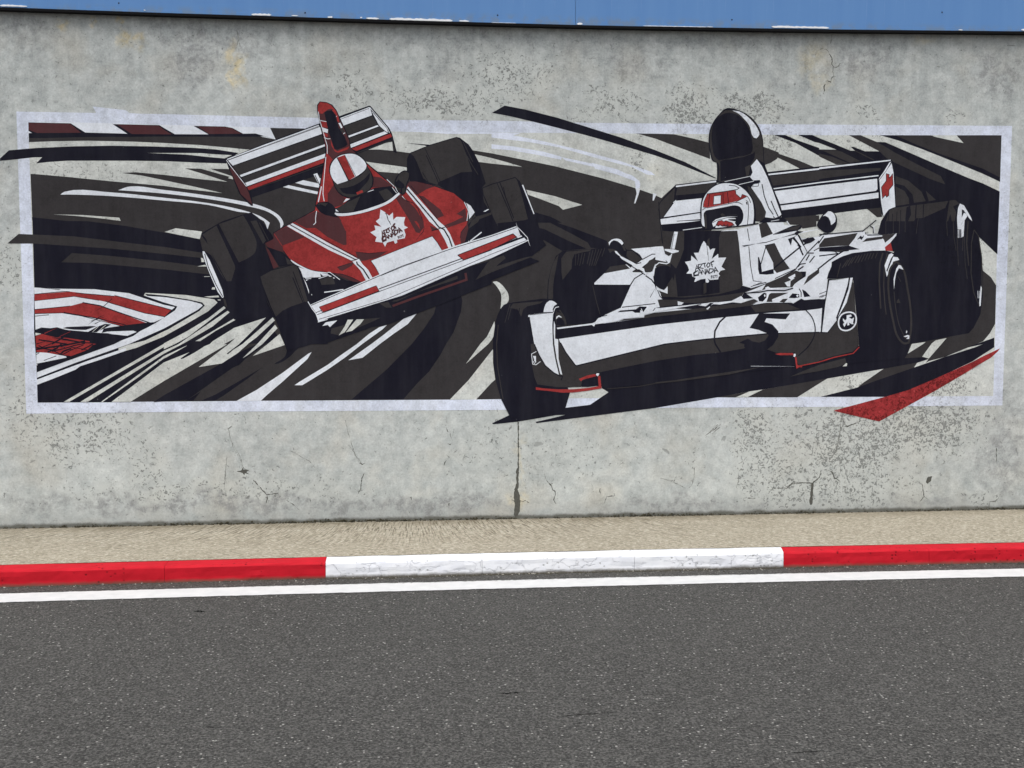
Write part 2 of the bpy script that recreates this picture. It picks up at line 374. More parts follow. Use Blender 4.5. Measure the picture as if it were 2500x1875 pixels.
# ------------------------------------------------------------------ the mural: coats of paint on the wall
MURAL = r'''
@border
W: p 39.8,272.2 400,278.5 770,287.5 940,292.5 1200,294.5 1420,299.5 1600,301.5 2000,304 2471,307.3 2447.3,989.9 1999,993.5 1600,996 1200,1001 400,1006 64.2,1010 92,983 800,976.5 1600,971 2000,968.5 2424.8,966.8 2430,800 2435,560 2445.2,330.4 2000,330 1600,326.5 1000,322 659,313 69,298.8 92,983 64.2,1010
W: 0a 1250,110 1700,160 1750,200 1600,190 1900,205 1300,200
@streaks
C: p 69,299 659,312 1000,322 1600,326.5 2000,330 2445,330.4 2435,560 2430,800 2424.8,966.8 2000,968.5 1600,971 800,976.5 92,983
W: 0a 382,325 1000,325 1a 1435,395 1590,530 1500,565 1000,600 0a 385,550
G: 0a 390,530 1200,515 2212,512 1a 700,510 1250,505 1510,556 1435,400 1900,408 2000,500 1200,690 1120,690 900,668 500,632 0,603 0a 1800,585 1200,572 700,580 390,592
K: 0a 382,325 955,338 1150,462 1720,478 1520,348 2150,362 1a 5,402 148,485 605,487 400,372 825,381 925,400 1070,478 1235,475 1515,556 1350,512 1250,518 800,518 0,515 0a 1800,520 1200,522 600,537 388,537 388,470 435,470 385,440
D: 0a 387,332 945,342 1095,465 500,468 385,426
D: 0a 1580,354 2140,367 1a 0,425 108,487 0a 1780,483
D: 1a 455,380 820,386 915,403 1050,478 610,482
K: 0a 0,812 120,702 500,670 1000,648 1500,640 2000,648 2212,655 1a 400,668 700,690 1010,738 900,810 840,880 500,870 0,848 0a 1800,843 1300,842 900,843 650,860 490,878 570,795 450,797 250,820 0,843
C: 0a 1990,738 2212,738 1a 200,738 500,740 700,757 920,767 820,812 600,792 300,760 0,748 0a 2212,745
G: 0a 412,1020 500,1025 900,1060 1500,1120 2212,1182 1a 300,1225 795,1280 400,1190 0,1105 0a 1900,1040 1640,1008 1830,998 1a 0,1033 500,1092 860,1127 560,1030 285,945 500,950 880,955 1100,1100 1590,1190 2a 300,700 690,690 940,715 1100,737 1700,900 1960,703 2212,742 3a 850,915 1500,1080 1950,1215 2180,1295 4a 25,1320 80,1345 300,1600 4b 300,600 3b 2000,900 3c 1200,400 120,744 2c 2005,748 1c 1310,765 0c 508,790 0b 437,0
C: 1a 500,950 620,950 900,1045 935,1060 935,1095 865,1078 890,1060
W: 1a 1730,1130 1840,1095 2110,1155 2110,1210 1900,1175
W: 1a 1570,1190 1650,1165 2100,1265 2100,1302 1800,1240
C: 2a 510,855 1065,932 1080,972 970,1012 680,990 560,920
K: 2a 1045,603 1370,625 1400,660 1300,636
C: 2a 1985,755 2212,803 3a 0,810 200,860 415,925 0,882 2a 2212,880 2030,858
C: 2a 730,690 805,655 885,706
W: 3a 1940,1200 1960,1280 1925,1418 1942,1418 1985,1300 2005,1225
W: 3a 2180,1280 2175,1380 2190,1380 2212,1330 2230,1290
F: 3a 0,470 250,490 700,580 1200,700 1750,850 2150,990 2212,1040 2100,1030 1900,930 1500,830 900,660 500,590 0,530
F: 2a 1050,440 1500,450 2212,470 3a 0,455 400,470 300,500 0,470 2a 2212,490 1600,480
F: 3a 0,620 300,650 700,720 950,790 940,830 600,760 250,700 0,680
F: 3a 1350,870 1700,960 1950,1080 2010,1150 2000,1215 1950,1215 1935,1120 1700,1030 1400,950
F: 3a 950,795 1400,890 1900,1040 2000,1120 1990,1210 1940,1120 1800,1060 1400,930 1000,840
C: 3a 470,1235 850,1320 1225,1438 965,1505 910,1455 660,1360 490,1300
W*: 0a 815,1300 870,1262 1500,1270 2212,1340 1a 0,1345 500,1400 900,1470 1100,1520 1250,1570 1350,1620 1430,1680 1b 1400,110 1350,0 1a 1270,1620 1180,1560 1000,1530 600,1440 0,1380 0a 2212,1380 1500,1320 1000,1300
W*: 0a 1595,1240 1755,1190 2212,1235 1a 0,1238 500,1300 1000,1380 1300,1450 1480,1530 1570,1600 1610,1680 1b 1620,70 1575,95 1570,30 1a 1530,1620 1420,1540 1100,1450 600,1360 0,1287 0a 2212,1285 1750,1250
C: 0a 720,1568 1100,1575 1610,1612 1630,1655 1400,1625 1000,1585
K: 0a 430,1605 900,1655 0b 1180,0 1700,65 2212,155 1b 0,150 490,242 600,300 1000,700 1400,1300 1380,1310 960,1580 1c 870,0 0,500 0c 1760,785 508,790 0b 437,0
C: 1b 10,145 160,95 515,140 485,242 250,195
G: 0b 100,300 250,172 440,180 1000,205 1700,290 2212,345 1b 0,350 560,432 560,502 0,445 0b 2212,438 1500,370 900,330 500,303 290,302
G: 0b 830,555 970,430 1500,470 2212,542 1b 0,545 560,615 640,722 0,655 0b 2212,645 1700,605 1200,562
C: 1b 500,495 530,500 550,550 508,552
C: 1b 450,610 560,588 575,612
C: 1b 540,746 620,742 620,750 545,752
C: 1b 655,892 690,892 692,922 645,922
C: 1b 540,1020 735,1002 748,1028 620,1030
C: 1b 725,1058 765,1058 768,1068 735,1070
@kerb_stripes
C: 0b 1960,968 2212,975 1b 0,985 300,997 680,1055 725,1100 600,1215 300,1390 0,1555 0c 2212,-100 1960,0 1850,48 1600,120 1600,0
K: 0b 1955,980 2212,1000 1b 0,1006 350,1060 520,1098 552,1140 480,1212 60,1460 0,1485 0b 2212,1490 1960,1610 0c 1740,5 1000,270 500,468 500,400 1000,100 0b 2212,1200
W: 0b 1965,1008 2212,1025 1b 0,1022 350,1075 500,1115 525,1140 460,1195 0,1445 0b 2212,1455 1740,1659 0c 1740,0 1000,260 500,455 500,370 1000,190 0b 1800,1550 2212,1250
K: 0b 1940,1003 2212,1108 1b 0,1085 182,1150 150,1205 0,1308 0b 2180,1320 2000,1430 1540,1659 0c 1540,0 900,230 500,380 0b 460,1500 460,892
W: 0c 498,480 900,330 1200,220 1600,85 1700,50 1700,90 1370,205 1080,300 1020,345 750,455 500,550
W: 0b 460,895 760,912 1270,918 1500,945 1740,972 2212,1138 1b 0,1118 150,1160 110,1195 0,1165 0b 2212,1305 2080,1365 1950,1370 1600,1420 1480,1440 1350,1520 1200,1495 920,1470 770,1440 480,1470
K: 0b 460,890 820,922 800,930
R: 0b 465,990 940,950 1400,1005 1560,1010 2212,1165 1b 0,1165 100,1200 20,1280 0b 2212,1290 1950,1240 1500,1105 1340,1070 1000,1015 465,1075
K-9: 0b 465,986 870,948 940,952
K-9: 0b 1020,968 1540,1012
K-9: 0b 1545,1002 2212,1168 1b 100,1200
K-7: 0b 465,1075 700,1050 1000,1015 1340,1070
K-9: 0b 1420,1075 1500,1108 1950,1240 2212,1288
R: 0b 470,1195 950,1145 1120,1100 1350,1140 1600,1230 1970,1372 1730,1400 1650,1420 1500,1380 1300,1310 1100,1270 840,1240 470,1248
K-9: 0b 470,1192 700,1170 950,1145
K-14: 0b 1115,1098 1350,1140 1600,1230 2060,1385
K-8: 0b 470,1250 840,1238 1100,1280 1650,1418
K-12: 0b 860,1232 1300,1310 1700,1402
K-9: 0b 470,1282 660,1264
K-10^: 0b 1275,1220 1400,1150 1510,1050 1512,1035
K-10^: 0b 1190,1395 1330,1300 1415,1262
K-10^: 0b 1230,1350 1420,1290
K-10^: 0b 1280,1385 1440,1310
K: 0b 1400,1450 1480,1435 1720,1400 1970,1372 2110,1365 2180,1330 2000,1430 1860,1490 1720,1550 1370,1515
W: 0b 1370,1510 1450,1490 1800,1478 1845,1495 1720,1548 1560,1535 1450,1512
K: 0b 845,1445 900,1428 1240,1415 1300,1420 1160,1468 1000,1465
K: 0b 1190,1495 1300,1430 1420,1385 1500,1395 1420,1440 1300,1500
C-7: 0b 1250,1495 1330,1420
C-7: 0b 1310,1500 1430,1400
K: 0b 480,1465 560,1435 680,1445 770,1432 920,1475 1200,1495 1560,1530 1720,1548 1860,1490 1540,1659 0c 900,230 495,380 0c 490,0
C: 0b 478,1505 560,1520 478,1545
R: 0b 480,1552 570,1522 750,1568 900,1575 1210,1620 1210,1635 1050,1625 1300,1659 0c 1255,10 1180,80 960,162 720,130 492,105
R-10^: 0b 600,1515 770,1440
R-5: 0b 800,1560 950,1490
K-12^: 0b 815,1605 1000,1615 1240,1659
K-12^: 0b 490,1659 680,1600
K-14: 0c 490,45 700,80 850,155
K-12: 0c 530,60 700,-10
K-14: 0c 700,100 870,60 1000,20 1150,-10
K-12: 0c 830,150 960,80 1130,10
K-10: 0c 960,40 1180,80
K-9: 0c 760,20 880,45
K-9: 0c 600,95 800,75 700,40
K-24^: 0b 700,1570 900,1600 1150,1650
K-18: 0b 520,1600 900,1659
K-20: 0b 900,1540 700,1659
K-22: 0c 492,70 900,10 1150,-40
K-20: 0c 640,110 760,60 830,0
K-22: 0c 800,150 860,95 960,60
K-16: 0c 1100,80 1180,40 1255,0
K-14: 0c 520,20 600,60
W: 0c 490,118 550,112 640,118 890,165 900,182 492,265
K-9: 0c 592,222 760,160
K-9: 0c 490,142 530,118
W: 0c 492,270 512,282 492,288
@streaks
C: 0c 860,780 2212,5 1b -20,1659 100,1600 240,1525 0,1680 0c 2212,60 930,782
C: 1b 0,1650 320,1480 600,1310 810,1148 835,1172 560,1385 330,1560 1c 150,0 0,60 0c 2212,80
C: 0c 1085,780 2212,100 1c 0,80 200,0 1b 350,1555 860,1210 888,1230 660,1420 320,1620 1c 250,0 0,130 0c 2212,130 1180,782
C: 0c 1365,780 2212,165 1c 0,160 350,0 1b 480,1590 940,1318 968,1332 700,1480 430,1659 1c 0,190 0c 2212,200 1850,460 1385,782
C: 0c 1505,780 2212,250 1c 0,245 620,0 1b 660,1620 950,1440 1380,1300 1240,1440 1020,1659 1c 860,0 0,500 0c 2212,500 1760,780
K*: 1c 225,195 420,60 560,-20 620,-20 430,105 290,180 235,202
K: 1c 0,245 0,200 300,30 360,-40 520,-40 330,70
K: 1c 1140,0 1b 1040,1659 1300,1420 1400,1300 1480,1290 1500,1500 1c 1640,20 1c 800,250
G: 1c 860,0 1150,-5 1400,-10 1640,25 2212,-30 2212,760 700,765 0,775 0,500
G: 1b 965,1578 810,1659 1c 810,5 870,5 1b 890,1659
C: 1c 470,310 870,0 1b 885,1659 965,1578 1200,1540 1130,1659 1c 1140,0 1000,120 790,260
C: 1b 1130,1659 1060,1659 1300,1450 1470,1298 1498,1340 1250,1570
K: 1b 1380,1300 1470,1298 1300,1450 1070,1655 1c 1050,5 940,75 865,138 848,128 1000,20 1b 1020,1650 1240,1440
K: 0c 2070,785 2212,692 1c 0,690 800,250 1000,120 1260,0 1b 1500,1420 1400,1620 1c 1400,0 1100,200 1020,280 930,320 320,750 0,768 0c 2212,780
C: 1c 1065,190 1260,0 1b 1500,1398 1535,1445 1c 1330,0 1140,145
C: 1c 1200,160 1400,0 1b 1565,1520 1625,1659 1c 1640,25
K: 1c 500,765 700,680 1000,510 1330,315 1140,460 800,700 690,765
K: 1c 320,750 500,640 400,762 300,768
K*: 1c 1485,270 1640,160 1660,90 2a 0,1700 1c 1800,-200 2212,-400 2212,-100 1900,0 1780,90 1700,170 1550,262
W: 1c 980,768 1250,620 1600,390 1950,130 1995,108 1940,200 1600,510 1400,680 1310,765
W: 1c 1765,555 1830,510 2212,280 2c 0,280 170,155 390,0 2b 395,1659 560,1520 700,1430 800,1402 740,1460 460,1659 2c 470,0 250,170 0,345 1c 2212,345 1870,555
W: 2c 280,218 585,0 2b 590,1659 760,1530 1040,1305 1200,1250 1080,1390 890,1520 700,1659 2c 705,0 470,185
K: 0c 508,790 860,785 508,600
K: 2c 320,748 800,340 1120,0 2b 1150,1659 1300,1450 1440,1240 1460,1150 1800,1000 1818,1070 1800,1220 1700,1500 1600,1659 2c 1520,150 1370,370 1200,540 1020,748
C: 2c 1865,268 2060,0 2b 2150,1560 2212,1440 3b 0,1430 40,1350 55,1500 0,1600 2b 2212,1610 2170,1659 2c 2165,0
C: 2c 1650,748 1900,490 2212,95 3c 0,90 20,70 20,250 50,480 0,520 2c 2212,525 2005,748
C*: 3b 15,820 70,812 130,850 190,920 225,980 225,1090 180,1130 120,1185 130,1100 130,990 70,880
K: 3b 750,0 820,0 1100,90 1560,265 1580,370 1340,360 1300,290 1100,180
G: 3b 610,0 750,0 1200,260 1340,360 1250,355 1050,270 700,110 640,90
K: 3b 560,0 610,0 640,90 720,110 1050,270 1280,370 950,400 700,250 650,400 0,500 0,0
K: 3a 560,1530 800,1600 880,1640 950,1680 600,1680
K: 4c 0,0
@streaks
K: 3a 10,195 178,98 450,150 900,265 1300,390 1750,530 2212,700 4a 0,700 400,860 830,1080 800,1080 500,960 250,860 0,775 3a 2212,770 1600,590 1300,505 900,400 500,300 250,240
G: 3a 1960,475 2212,478 4a 250,485 500,540 730,600 740,820 500,730 200,620 0,545 3a 2212,545
G: 4a 1450,650 1665,730 1670,770 1640,820 1560,870 1480,900 1440,800
G: 4a 1640,740 1950,845 2150,930 1950,950 1800,870 1650,800
@streaks
K: 4a 1600,493 1750,495 1900,560 2212,670 2212,778 1890,602
K: 4a 1925,493 2120,495 2212,535 5a 0,540 200,615 420,706 482,706 425,655 460,655 620,715 812,716 400,498 555,498 780,590 890,592 1280,760 1600,900 2000,1070 2212,1150 6u 518,838 497,1405 330,1245 365,1545 5b 2000,600 1500,800 1000,200 5a 900,1500 980,850 225,892 0,785 0,690 235,693 0,600 4a 2212,605 2150,590
G: 5a 0,705 230,697 300,720 560,850 420,872 60,712
G: 5a 0,745 180,790 400,880 225,892 0,785
G: 5a 400,498 560,498 780,595 870,640 1000,720 1300,880 1640,1050 1700,1160 1500,1090 1200,950 980,850 900,800 815,715
G-12: 5a 480,705 740,835
G: 5a 1030,1050 1200,1110 1380,1260 1440,1390 1280,1410 1260,1300 1150,1180 1030,1150
G: 5a 1030,1190 1150,1250 1210,1350 1215,1425 1035,1455
G: 5a 1440,1250 1575,1372 1480,1390
K: 5a 820,498 1510,500 1560,520 1950,605 1855,500 2212,498 6u 535,333 522,752 5a 2212,1020 1800,850 1400,690 1070,570
G: 5a 1040,505 1510,503 1560,522 1950,607 1862,503 2212,500 6u 533,336 521,712 5a 2212,950 1600,740 1300,620
G: 5b 1200,1659 2050,1450 6v 350,430 360,70 440,135 487,210 478,555 430,640 370,712 5c 1700,172 1480,230 1300,340 520,585 590,525 860,340 1155,190
C: 5c 1195,130 1240,0 5b 1260,1655 1440,1630 5c 1395,5
C: 5c 1390,170 1510,0 5b 1530,1640 1570,1610 1720,1578 5c 1650,0 1480,195
C: 5c 1270,335 1320,255 1475,203 1410,295
K: 5c 20,712 520,585 750,500 1300,310 1700,172 2100,45 2212,0 6v 200,775 470,680 470,765 370,830 270,890 5c 2070,240 1600,455 1200,625 900,712
K: 3c 5,1070 240,960 1000,860 1330,820 1580,650 1480,590 2212,200 4c 0,200 1600,100 5c 0,200 600,0 1155,190 1400,178 1475,203 1350,245 860,335 130,462 0,480 4c 2212,492 1450,614 1270,640 800,725 0,860 3c 2212,865 605,1067 598,1050 700,1028 820,1000 1000,955 870,960 350,1048 30,1082
G: 4c 1240,718 1450,615 2212,490 5c 0,478 110,465 0,530 4c 2212,535 1915,718
G: 4c 830,718 1270,642 1080,720
C: 4c 1080,721 1270,640 1450,614 1240,719
R: 5c 190,900 900,709 1200,622 1600,452 2070,240 2212,165 6v 522,776 500,805 440,860 200,1000 5c 2212,255 1900,435 1560,635 1200,832 810,1045 700,1020 400,950
@red_race_car/rear_wheel
K: 1a 790,1659 1070,1568 1180,1540 1300,1630 1b 1350,40 1450,170 1485,240 1360,310 1400,400 1490,640 1400,700 1300,740 1400,1100 1500,1300 1400,1300 950,1330 880,1200 810,1050 700,850 490,300 510,165 600,108
G: 1b 520,180 710,60 960,600 965,640 910,810 850,810 620,390 570,240
K-8: 1b 810,255 950,560
G*: 1b 742,38 860,0 1a 1070,1580 1b 1120,0 1190,130 1250,280 1250,350 1225,430 1150,490 1013,557
G: 1b 490,250 508,195 600,320 700,580 760,700 830,800 640,460 520,385
G: 1b 1170,0 1250,-10 1380,260 1340,305
G-9: 1b 1290,20 1415,260
W: 1b 523,405 545,405 620,530 720,760 790,930 808,1025 790,1036 730,960 640,760 575,600 525,450
K-11: 1b 552,440 600,620 700,850 795,1020
G: 1b 800,1040 830,1060 860,1170 820,1130
@red_race_car/rear_wheel_2
K: 2a 1068,980 1070,820 1105,738 1380,626 1740,520 1790,535 1820,560 1900,620 1960,705 2050,880 2135,1150 2080,1210 2110,1400 2175,1500 2080,1550 2000,1600 1960,1500 1850,1390 1500,1180 1110,1120
G: 2a 1120,745 1370,640 1740,530 1800,570 1880,780 1950,990 1800,1000 1500,1130 1480,1170 1370,1135 1290,1080 1200,850 1160,780
K-7: 2a 1310,670 1420,900
K-10: 2a 1330,770 1400,920 1480,1100 1500,1170
K-9: 2a 1430,920 1530,1150
G-10: 2a 1880,780 1960,920 2030,1030
G-9: 2a 1830,590 1960,860
K-8: 2a 1280,1000 1360,1130
@red_race_car/front_wheel
K: 3a 520,1640 620,1659 3b 0,100 2b 2212,210 1850,290 1880,60 2a 1990,1600 2175,1500 2200,1560
G: 2a 2088,1212 2212,1168 3a 0,1165 320,1070 345,1085 420,1300 515,1620 450,1645 350,1659 3b 90,25 80,65 50,0 2a 2212,1560 2100,1300
K-12c: 2a 2088,1212 2212,1162 3a 0,1160 320,1068 350,1100 520,1630 460,1650 50,1700 2a 2212,1560 2100,1300
K-12: 3a 70,1135 230,1500 290,1659
K-12: 3a 110,1130 300,1620
K-9: 3a 160,1200 190,1330
K: 3a 350,1090 385,1120 620,1659 500,1659
W: 3a 410,1170 428,1168 580,1560 568,1565
G-10: 2a 2110,1260 2212,1480
G: 2b 1905,100 2030,10 2050,-30 2010,-60 1940,0
G: 2a 1990,1600 2212,1540 2212,1570 2030,1640
W-16: 2b 1925,268 2078,148
W-10: 2b 1900,270 1912,272
W: 2a 2100,1528 2165,1495 2180,1500 2130,1530
@red_race_car/rear_wing
K: 1a 832,825 1350,612 2090,342 2a 160,240 560,98 580,105 830,400 870,480 935,735 920,738 885,715 870,585 790,600 380,760 1a 2160,1010 1190,1340 1205,1450 1180,1452 1100,1385 1020,1290 870,930
W: 1a 850,820 1350,628 2090,358 2100,380 860,836
K-6: 1a 850,838 1350,650 2100,372
W: 1a 866,840 2110,385 2135,480 930,908
W: 2a 165,268 562,118 575,135 600,228 208,370
K-6: 2a 165,285 560,135
G: 1a 930,918 2130,495 2175,618 1020,1040
G: 2a 215,380 605,240 670,355 270,498
W: 1a 1022,1038 2170,620 2182,645 1045,1062
W: 2a 272,508 672,362 690,378 285,530
G: 1a 1050,1070 2180,665 2180,738 1100,1150
G: 2a 290,540 700,388 765,438 300,608
W: 1a 1098,1142 2180,745 2180,800 1122,1187
W: 2a 302,622 765,445 812,472 315,668
R: 1a 1125,1200 2170,810 2160,870 1148,1240
R: 2a 320,680 852,475 868,520 385,712
G-9: 1a 1150,1245 1700,1060 2160,895
G-9: 2a 400,735 850,570
D: 1a 890,955 925,925 1110,1190 1150,1280 1195,1440 1040,1295
W-8: 1a 845,835 905,920 1115,1190
W: 2a 590,170 795,405 818,465 775,440 695,368
W-8: 2a 570,125 800,395 835,465
G: 2a 870,560 900,640 915,720 890,690
W: 1a 2020,1025 2070,1010 2130,1130 2100,1180
K-10: 1a 2040,1035 2110,1185
W: 1a 2105,1080 2130,1078 2120,1140
@red_race_car
K: 1a 2068,90 2105,42 2180,40 2a 0,62 60,85 120,160 160,250 245,430 300,560 310,660 390,740 530,870 710,1025 900,1180 960,1255 1060,1140 1180,1110 1400,1165 1700,1270 1840,1380 1900,1500 1900,1659 2b 1900,0 1850,300 1700,350 600,790 460,842 100,712 0,705 1b 2212,705 2000,680 1850,610 1690,520 1590,370 1460,300 1355,310 1475,240 1475,155 1740,10 1a 1750,1650 2035,1505 2050,1400 2105,1150 2190,700 2070,180
R: 1a 2080,95 2110,52 2180,50 2a 0,72 50,95 110,170 150,260 235,440 290,570 300,660 380,748 520,880 700,1035 890,1190 960,1270 1060,1155 1180,1122 1400,1175 1700,1282 1830,1390 1888,1500 1888,1659 2b 1888,0 1840,285 1700,340 600,780 460,830 100,700 0,690 1b 2212,690 2000,660 1850,595 1700,510 1600,370 1480,165 1745,25 1a 1760,1659 2040,1515 2060,1400 2120,1150 2200,700 2080,180
D: 1a 2085,200 2140,210 2212,150 2a 40,140 90,150 150,260 235,440 290,570 300,660 400,765 250,740 130,775 70,830 0,750 1a 2205,690 2130,390
R: 1a 2125,310 2200,320 2212,400 2130,385
R: 1a 2150,460 2212,485 2212,520 2165,520
R: 2a 60,160 110,225 130,310 155,330 145,250 90,140
D: 1b 1480,165 1660,70 1900,215 1600,330
D: 1b 1365,300 1480,240 1480,165 1600,330 1620,420 1400,350
K: 1b 1390,345 1600,420 1725,525 1715,590 1560,615 1400,360
D: 1b 1370,340 1420,390 1550,615 1480,640
G: 1b 1640,480 1720,545 1720,580 1670,585
D: 1a 2045,1520 2212,1560 2a 0,1580 150,1600 190,1659 2b 250,120 255,318 210,322 0,220 1b 2212,210 2050,90 1920,95 1760,10 1a 1800,1640
R-8: 1b 1490,170 1595,330
R: 2b 180,0 240,130 250,125 205,0
D: 2a 600,1052 720,1070 800,1125 890,1190 860,1195 600,1205 560,1240
D: 2a 0,1290 80,1170 200,1320 240,1350 200,1440 100,1470 0,1420
D: 2a 1060,1165 1110,1125 1180,1122 1450,1190 1340,1225 1200,1310
D: 2a 1220,1315 1290,1320 1520,1500 1570,1585 1480,1620
D: 2a 920,1350 990,1300 1100,1400 1180,1480 1280,1659 2b 1310,0 1300,80 1240,162 1190,150 1110,0
R: 2b 1170,0 1220,70 1250,110 1230,40 1200,0
K-9: 2a 1060,1385 1150,1410 1220,1490 1280,1640
K-9^: 2b 1310,60 1290,140 1185,262
D: 2b 1380,60 1510,110 1410,132
D: 2a 1740,1560 1860,1480 1880,1659 2b 1880,0 1500,90 1560,60 1690,10 2a 1830,1600
D: 2b 1560,100 1680,35 1870,0 1600,95
D: 2b 1790,250 1800,150 1870,60 1885,0 1900,100 1850,285 1800,300
K-7: 2b 1790,230 1800,150 1870,60
D: 2b 375,410 550,437 800,410 700,480 560,525 420,540 400,490
K-9^: 2b 375,410 560,437 810,408
R-10: 2b 430,560 600,510
D: 2b 130,622 360,545 330,600 200,672 160,660
K-9^: 2b 130,622 360,545
D: 2b 60,700 200,710 330,760 470,832 380,830
K-7: 2b 60,700 200,715 330,760 470,832
D: 2b 160,400 330,460 420,500 300,450
W: 2a 1050,1252 1085,1190 1200,1320 1480,1640 2b 1500,0 1590,78 1650,170 1722,342 1638,382 1580,250 1500,112 1370,0 2a 1240,1480
K-18: 2a 1068,1222 1440,1650 2b 1430,0 1500,80 1570,110 1640,230 1685,360
K-8: 2a 1120,1180 1240,1320 1490,1640
K-10: 2b 1400,130 1480,108 1600,75
W: 1b 1660,65 1740,25 2212,292 2b 0,285 410,508 340,540 0,382 1b 2212,380
K-13: 1b 1700,45 2212,335 2b 0,328 380,520 400,570 480,650 575,785
W: 2b 335,548 422,508 470,580 545,655 612,775 520,806 440,660
K-18: 2b 390,545 400,580 480,650 572,795
K-8: 2b 300,540 420,505
K-8: 1b 1745,25 2212,275 2b 0,268 200,385 400,490
W: 2b 585,535 1410,205 1480,290 1550,408 705,732 650,630
K-7: 2b 705,735 650,630 582,533 1412,202 1480,288 1555,410
D-10: 2a 1000,1310 1050,1370
K: 2a -10,170 55,160 110,230 150,400 230,520 270,620 240,650 130,695 90,680 50,560 10,450 -10,350 1a 2165,190
R: 2a 40,560 90,690 130,715 290,650 300,640 270,690 140,735 100,720 50,640
W: 1a 2130,388 2212,412 2a 10,430 0,462 1a 2212,475 2145,450
W-8: 1a 2115,300 2195,316
W-9: 1a 2165,530 2212,548 2a 35,546
W: 2a 145,335 170,330 202,392 180,405
W-9^: 2a 115,250 130,235
W-9: 2a 210,480 235,465
G: 2a 160,410 200,400 235,460 190,460
W-8: 1a 2085,180 2100,280 2205,640 2206,750
W-10: 1a 2188,790 2152,1200 2148,1290 2165,1390
W-14: 1a 2128,1190 2085,1400
W-10: 1a 2062,1520 2050,1600 1b 2045,-20 2050,20 2020,50
W*: 1b 1712,518 1840,595 2000,665 2212,695 2212,708 2000,682 1830,612 1715,530
K: 2a 60,1490 130,1480 200,1440 240,1410 300,1350 440,1295 640,1208 860,1185 980,1260 980,1300 850,1410 600,1520 350,1580 150,1595 60,1575
G: 2a 120,1490 250,1410 440,1322 345,1530 180,1540
G: 2a 690,1260 800,1218 880,1300 860,1350 770,1382
W*: 2a 70,1540 200,1553 400,1528 600,1470 800,1390 960,1268 980,1290 850,1402 600,1510 350,1572 150,1588 70,1562
W: 2a 208,1412 250,1350 302,1358
W: 2a 105,1490 150,1530 110,1525
W-9: 2a 400,1310 620,1236
W-8: 2a 870,1200 930,1280
W-8: 2a 800,1095 900,1190
W-8: 2a 910,1195 945,1265
W-10^: 2a 1005,1320 1050,1370
K: 1a 2045,1450 2090,1405 2212,1395 2a 60,1430 110,1490 95,1560 150,1610 80,1600 1a 2180,1575 2100,1530
G: 1a 2060,1440 2120,1410 2212,1405 2a 0,1430 1a 2180,1460 2120,1430
W: 2a 1870,1412 1930,1450 1985,1540 1910,1632 1905,1520
W-9: 2a 1845,1400 1900,1520 1880,1655
K-8: 2a 1980,1560 1950,1620
@red_race_car/mirror
K*: 2a 900,1140 960,1020 1040,972 1115,1000 1110,1060 1070,1180 1055,1270 1010,1310 965,1280 1000,1215 930,1195
G*: 2a 920,1120 975,1020 1040,985 1098,1010 1095,1060 1055,1170 1045,1210 1010,1210 960,1140
K: 2a 915,1150 955,1095 1030,1160 1040,1200 1010,1280 1000,1215 930,1190
G: 2a 1005,1220 1045,1200 1040,1270 1010,1295
@red_race_car/helmet
K*: 2a 18,980 40,870 125,780 250,740 375,745 490,820 540,920 600,1020 620,1090 605,1190 560,1250 440,1315 300,1350 200,1320 135,1265 85,1180 65,1110
W*: 2a 32,980 55,880 130,793 250,752 370,757 480,830 525,910 515,950 440,1020 300,1100 130,1160 80,1110
K: 2a 120,800 138,795 295,1105 275,1112
R: 2a 132,800 225,765 370,1060 290,1105
K-7: 2a 228,765 385,1065
G: 2a 80,1120 130,1165 300,1112 440,1045 520,965 530,925 580,1000 605,1090 595,1180 560,1235 440,1300 300,1340 210,1310 140,1255 100,1180
K*: 2a 155,1215 250,1205 380,1165 490,1090 572,1005 560,1085 490,1180 430,1240 390,1290 300,1292 220,1282
R: 2a 385,1270 465,1238 482,1268 400,1302
@red_race_car/front_wheel_2
K: 1b 1292,745 1450,655 1750,580 1830,615 1870,700 1960,1000 2000,1090 2080,1300 2130,1420 2212,1500 2b 0,1659 1c 2000,0 1880,40 1660,85 1640,25 1b 1500,1300 1400,1080 1330,880
G: 1b 1305,750 1450,668 1750,592 1800,610 1850,760 1945,1080 1880,1098 1720,1150 1600,1210 1512,1290 1460,1180 1400,1050 1360,950
K-10: 1b 1335,870 1430,1120
K-9: 1b 1745,680 1900,1100
K-13: 1b 1740,760 1880,1100
K-12: 1b 1810,610 1900,900 1960,1070
W-12: 1b 1862,690 1940,900 2000,1080
@red_race_car/front_wing
K: 1b 1880,760 2080,765 2212,740 2b 0,690 120,740 250,800 470,835 460,860 0,1060 1b 2212,1060 1960,1130 1960,900
W: 1b 1820,620 2000,680 2212,715 2b 100,770 60,780 0,730 1b 2150,740 2110,705 2120,755 1900,765
W-9: 1b 1910,770 1990,775
W: 1b 1915,790 1960,785 1920,805
G: 1b 2100,790 2212,770 2b 0,740 70,745 100,850 1b 2130,860
W-9: 1b 2090,775 2212,735
W-9: 2b 0,690 30,690 165,790
W-14: 1b 2165,960 2212,958 2b 0,950 212,922
W-9: 1b 1995,985 1997,1000
K: 2b 0,1310 1000,1005 1900,620 2212,530 3b 0,480 520,285 560,250 620,0 690,250 740,325 520,490 650,540 0,800 2b 2212,850 1780,1020 1450,1150 1040,1310 800,1400 600,1430 400,1500 0,1640 1b 2000,1659 2100,1400
W: 1b 2140,1415 2180,1370 2212,1375 2b 0,1345 130,1338 30,1430 0,1400 1b 2212,1400
G: 2b 50,1450 230,1400 290,1370 280,1470 150,1540 40,1515
C: 2b 270,1330 345,1328 230,1500 150,1542 230,1420
G: 2b 480,1322 720,1302 500,1400 250,1500
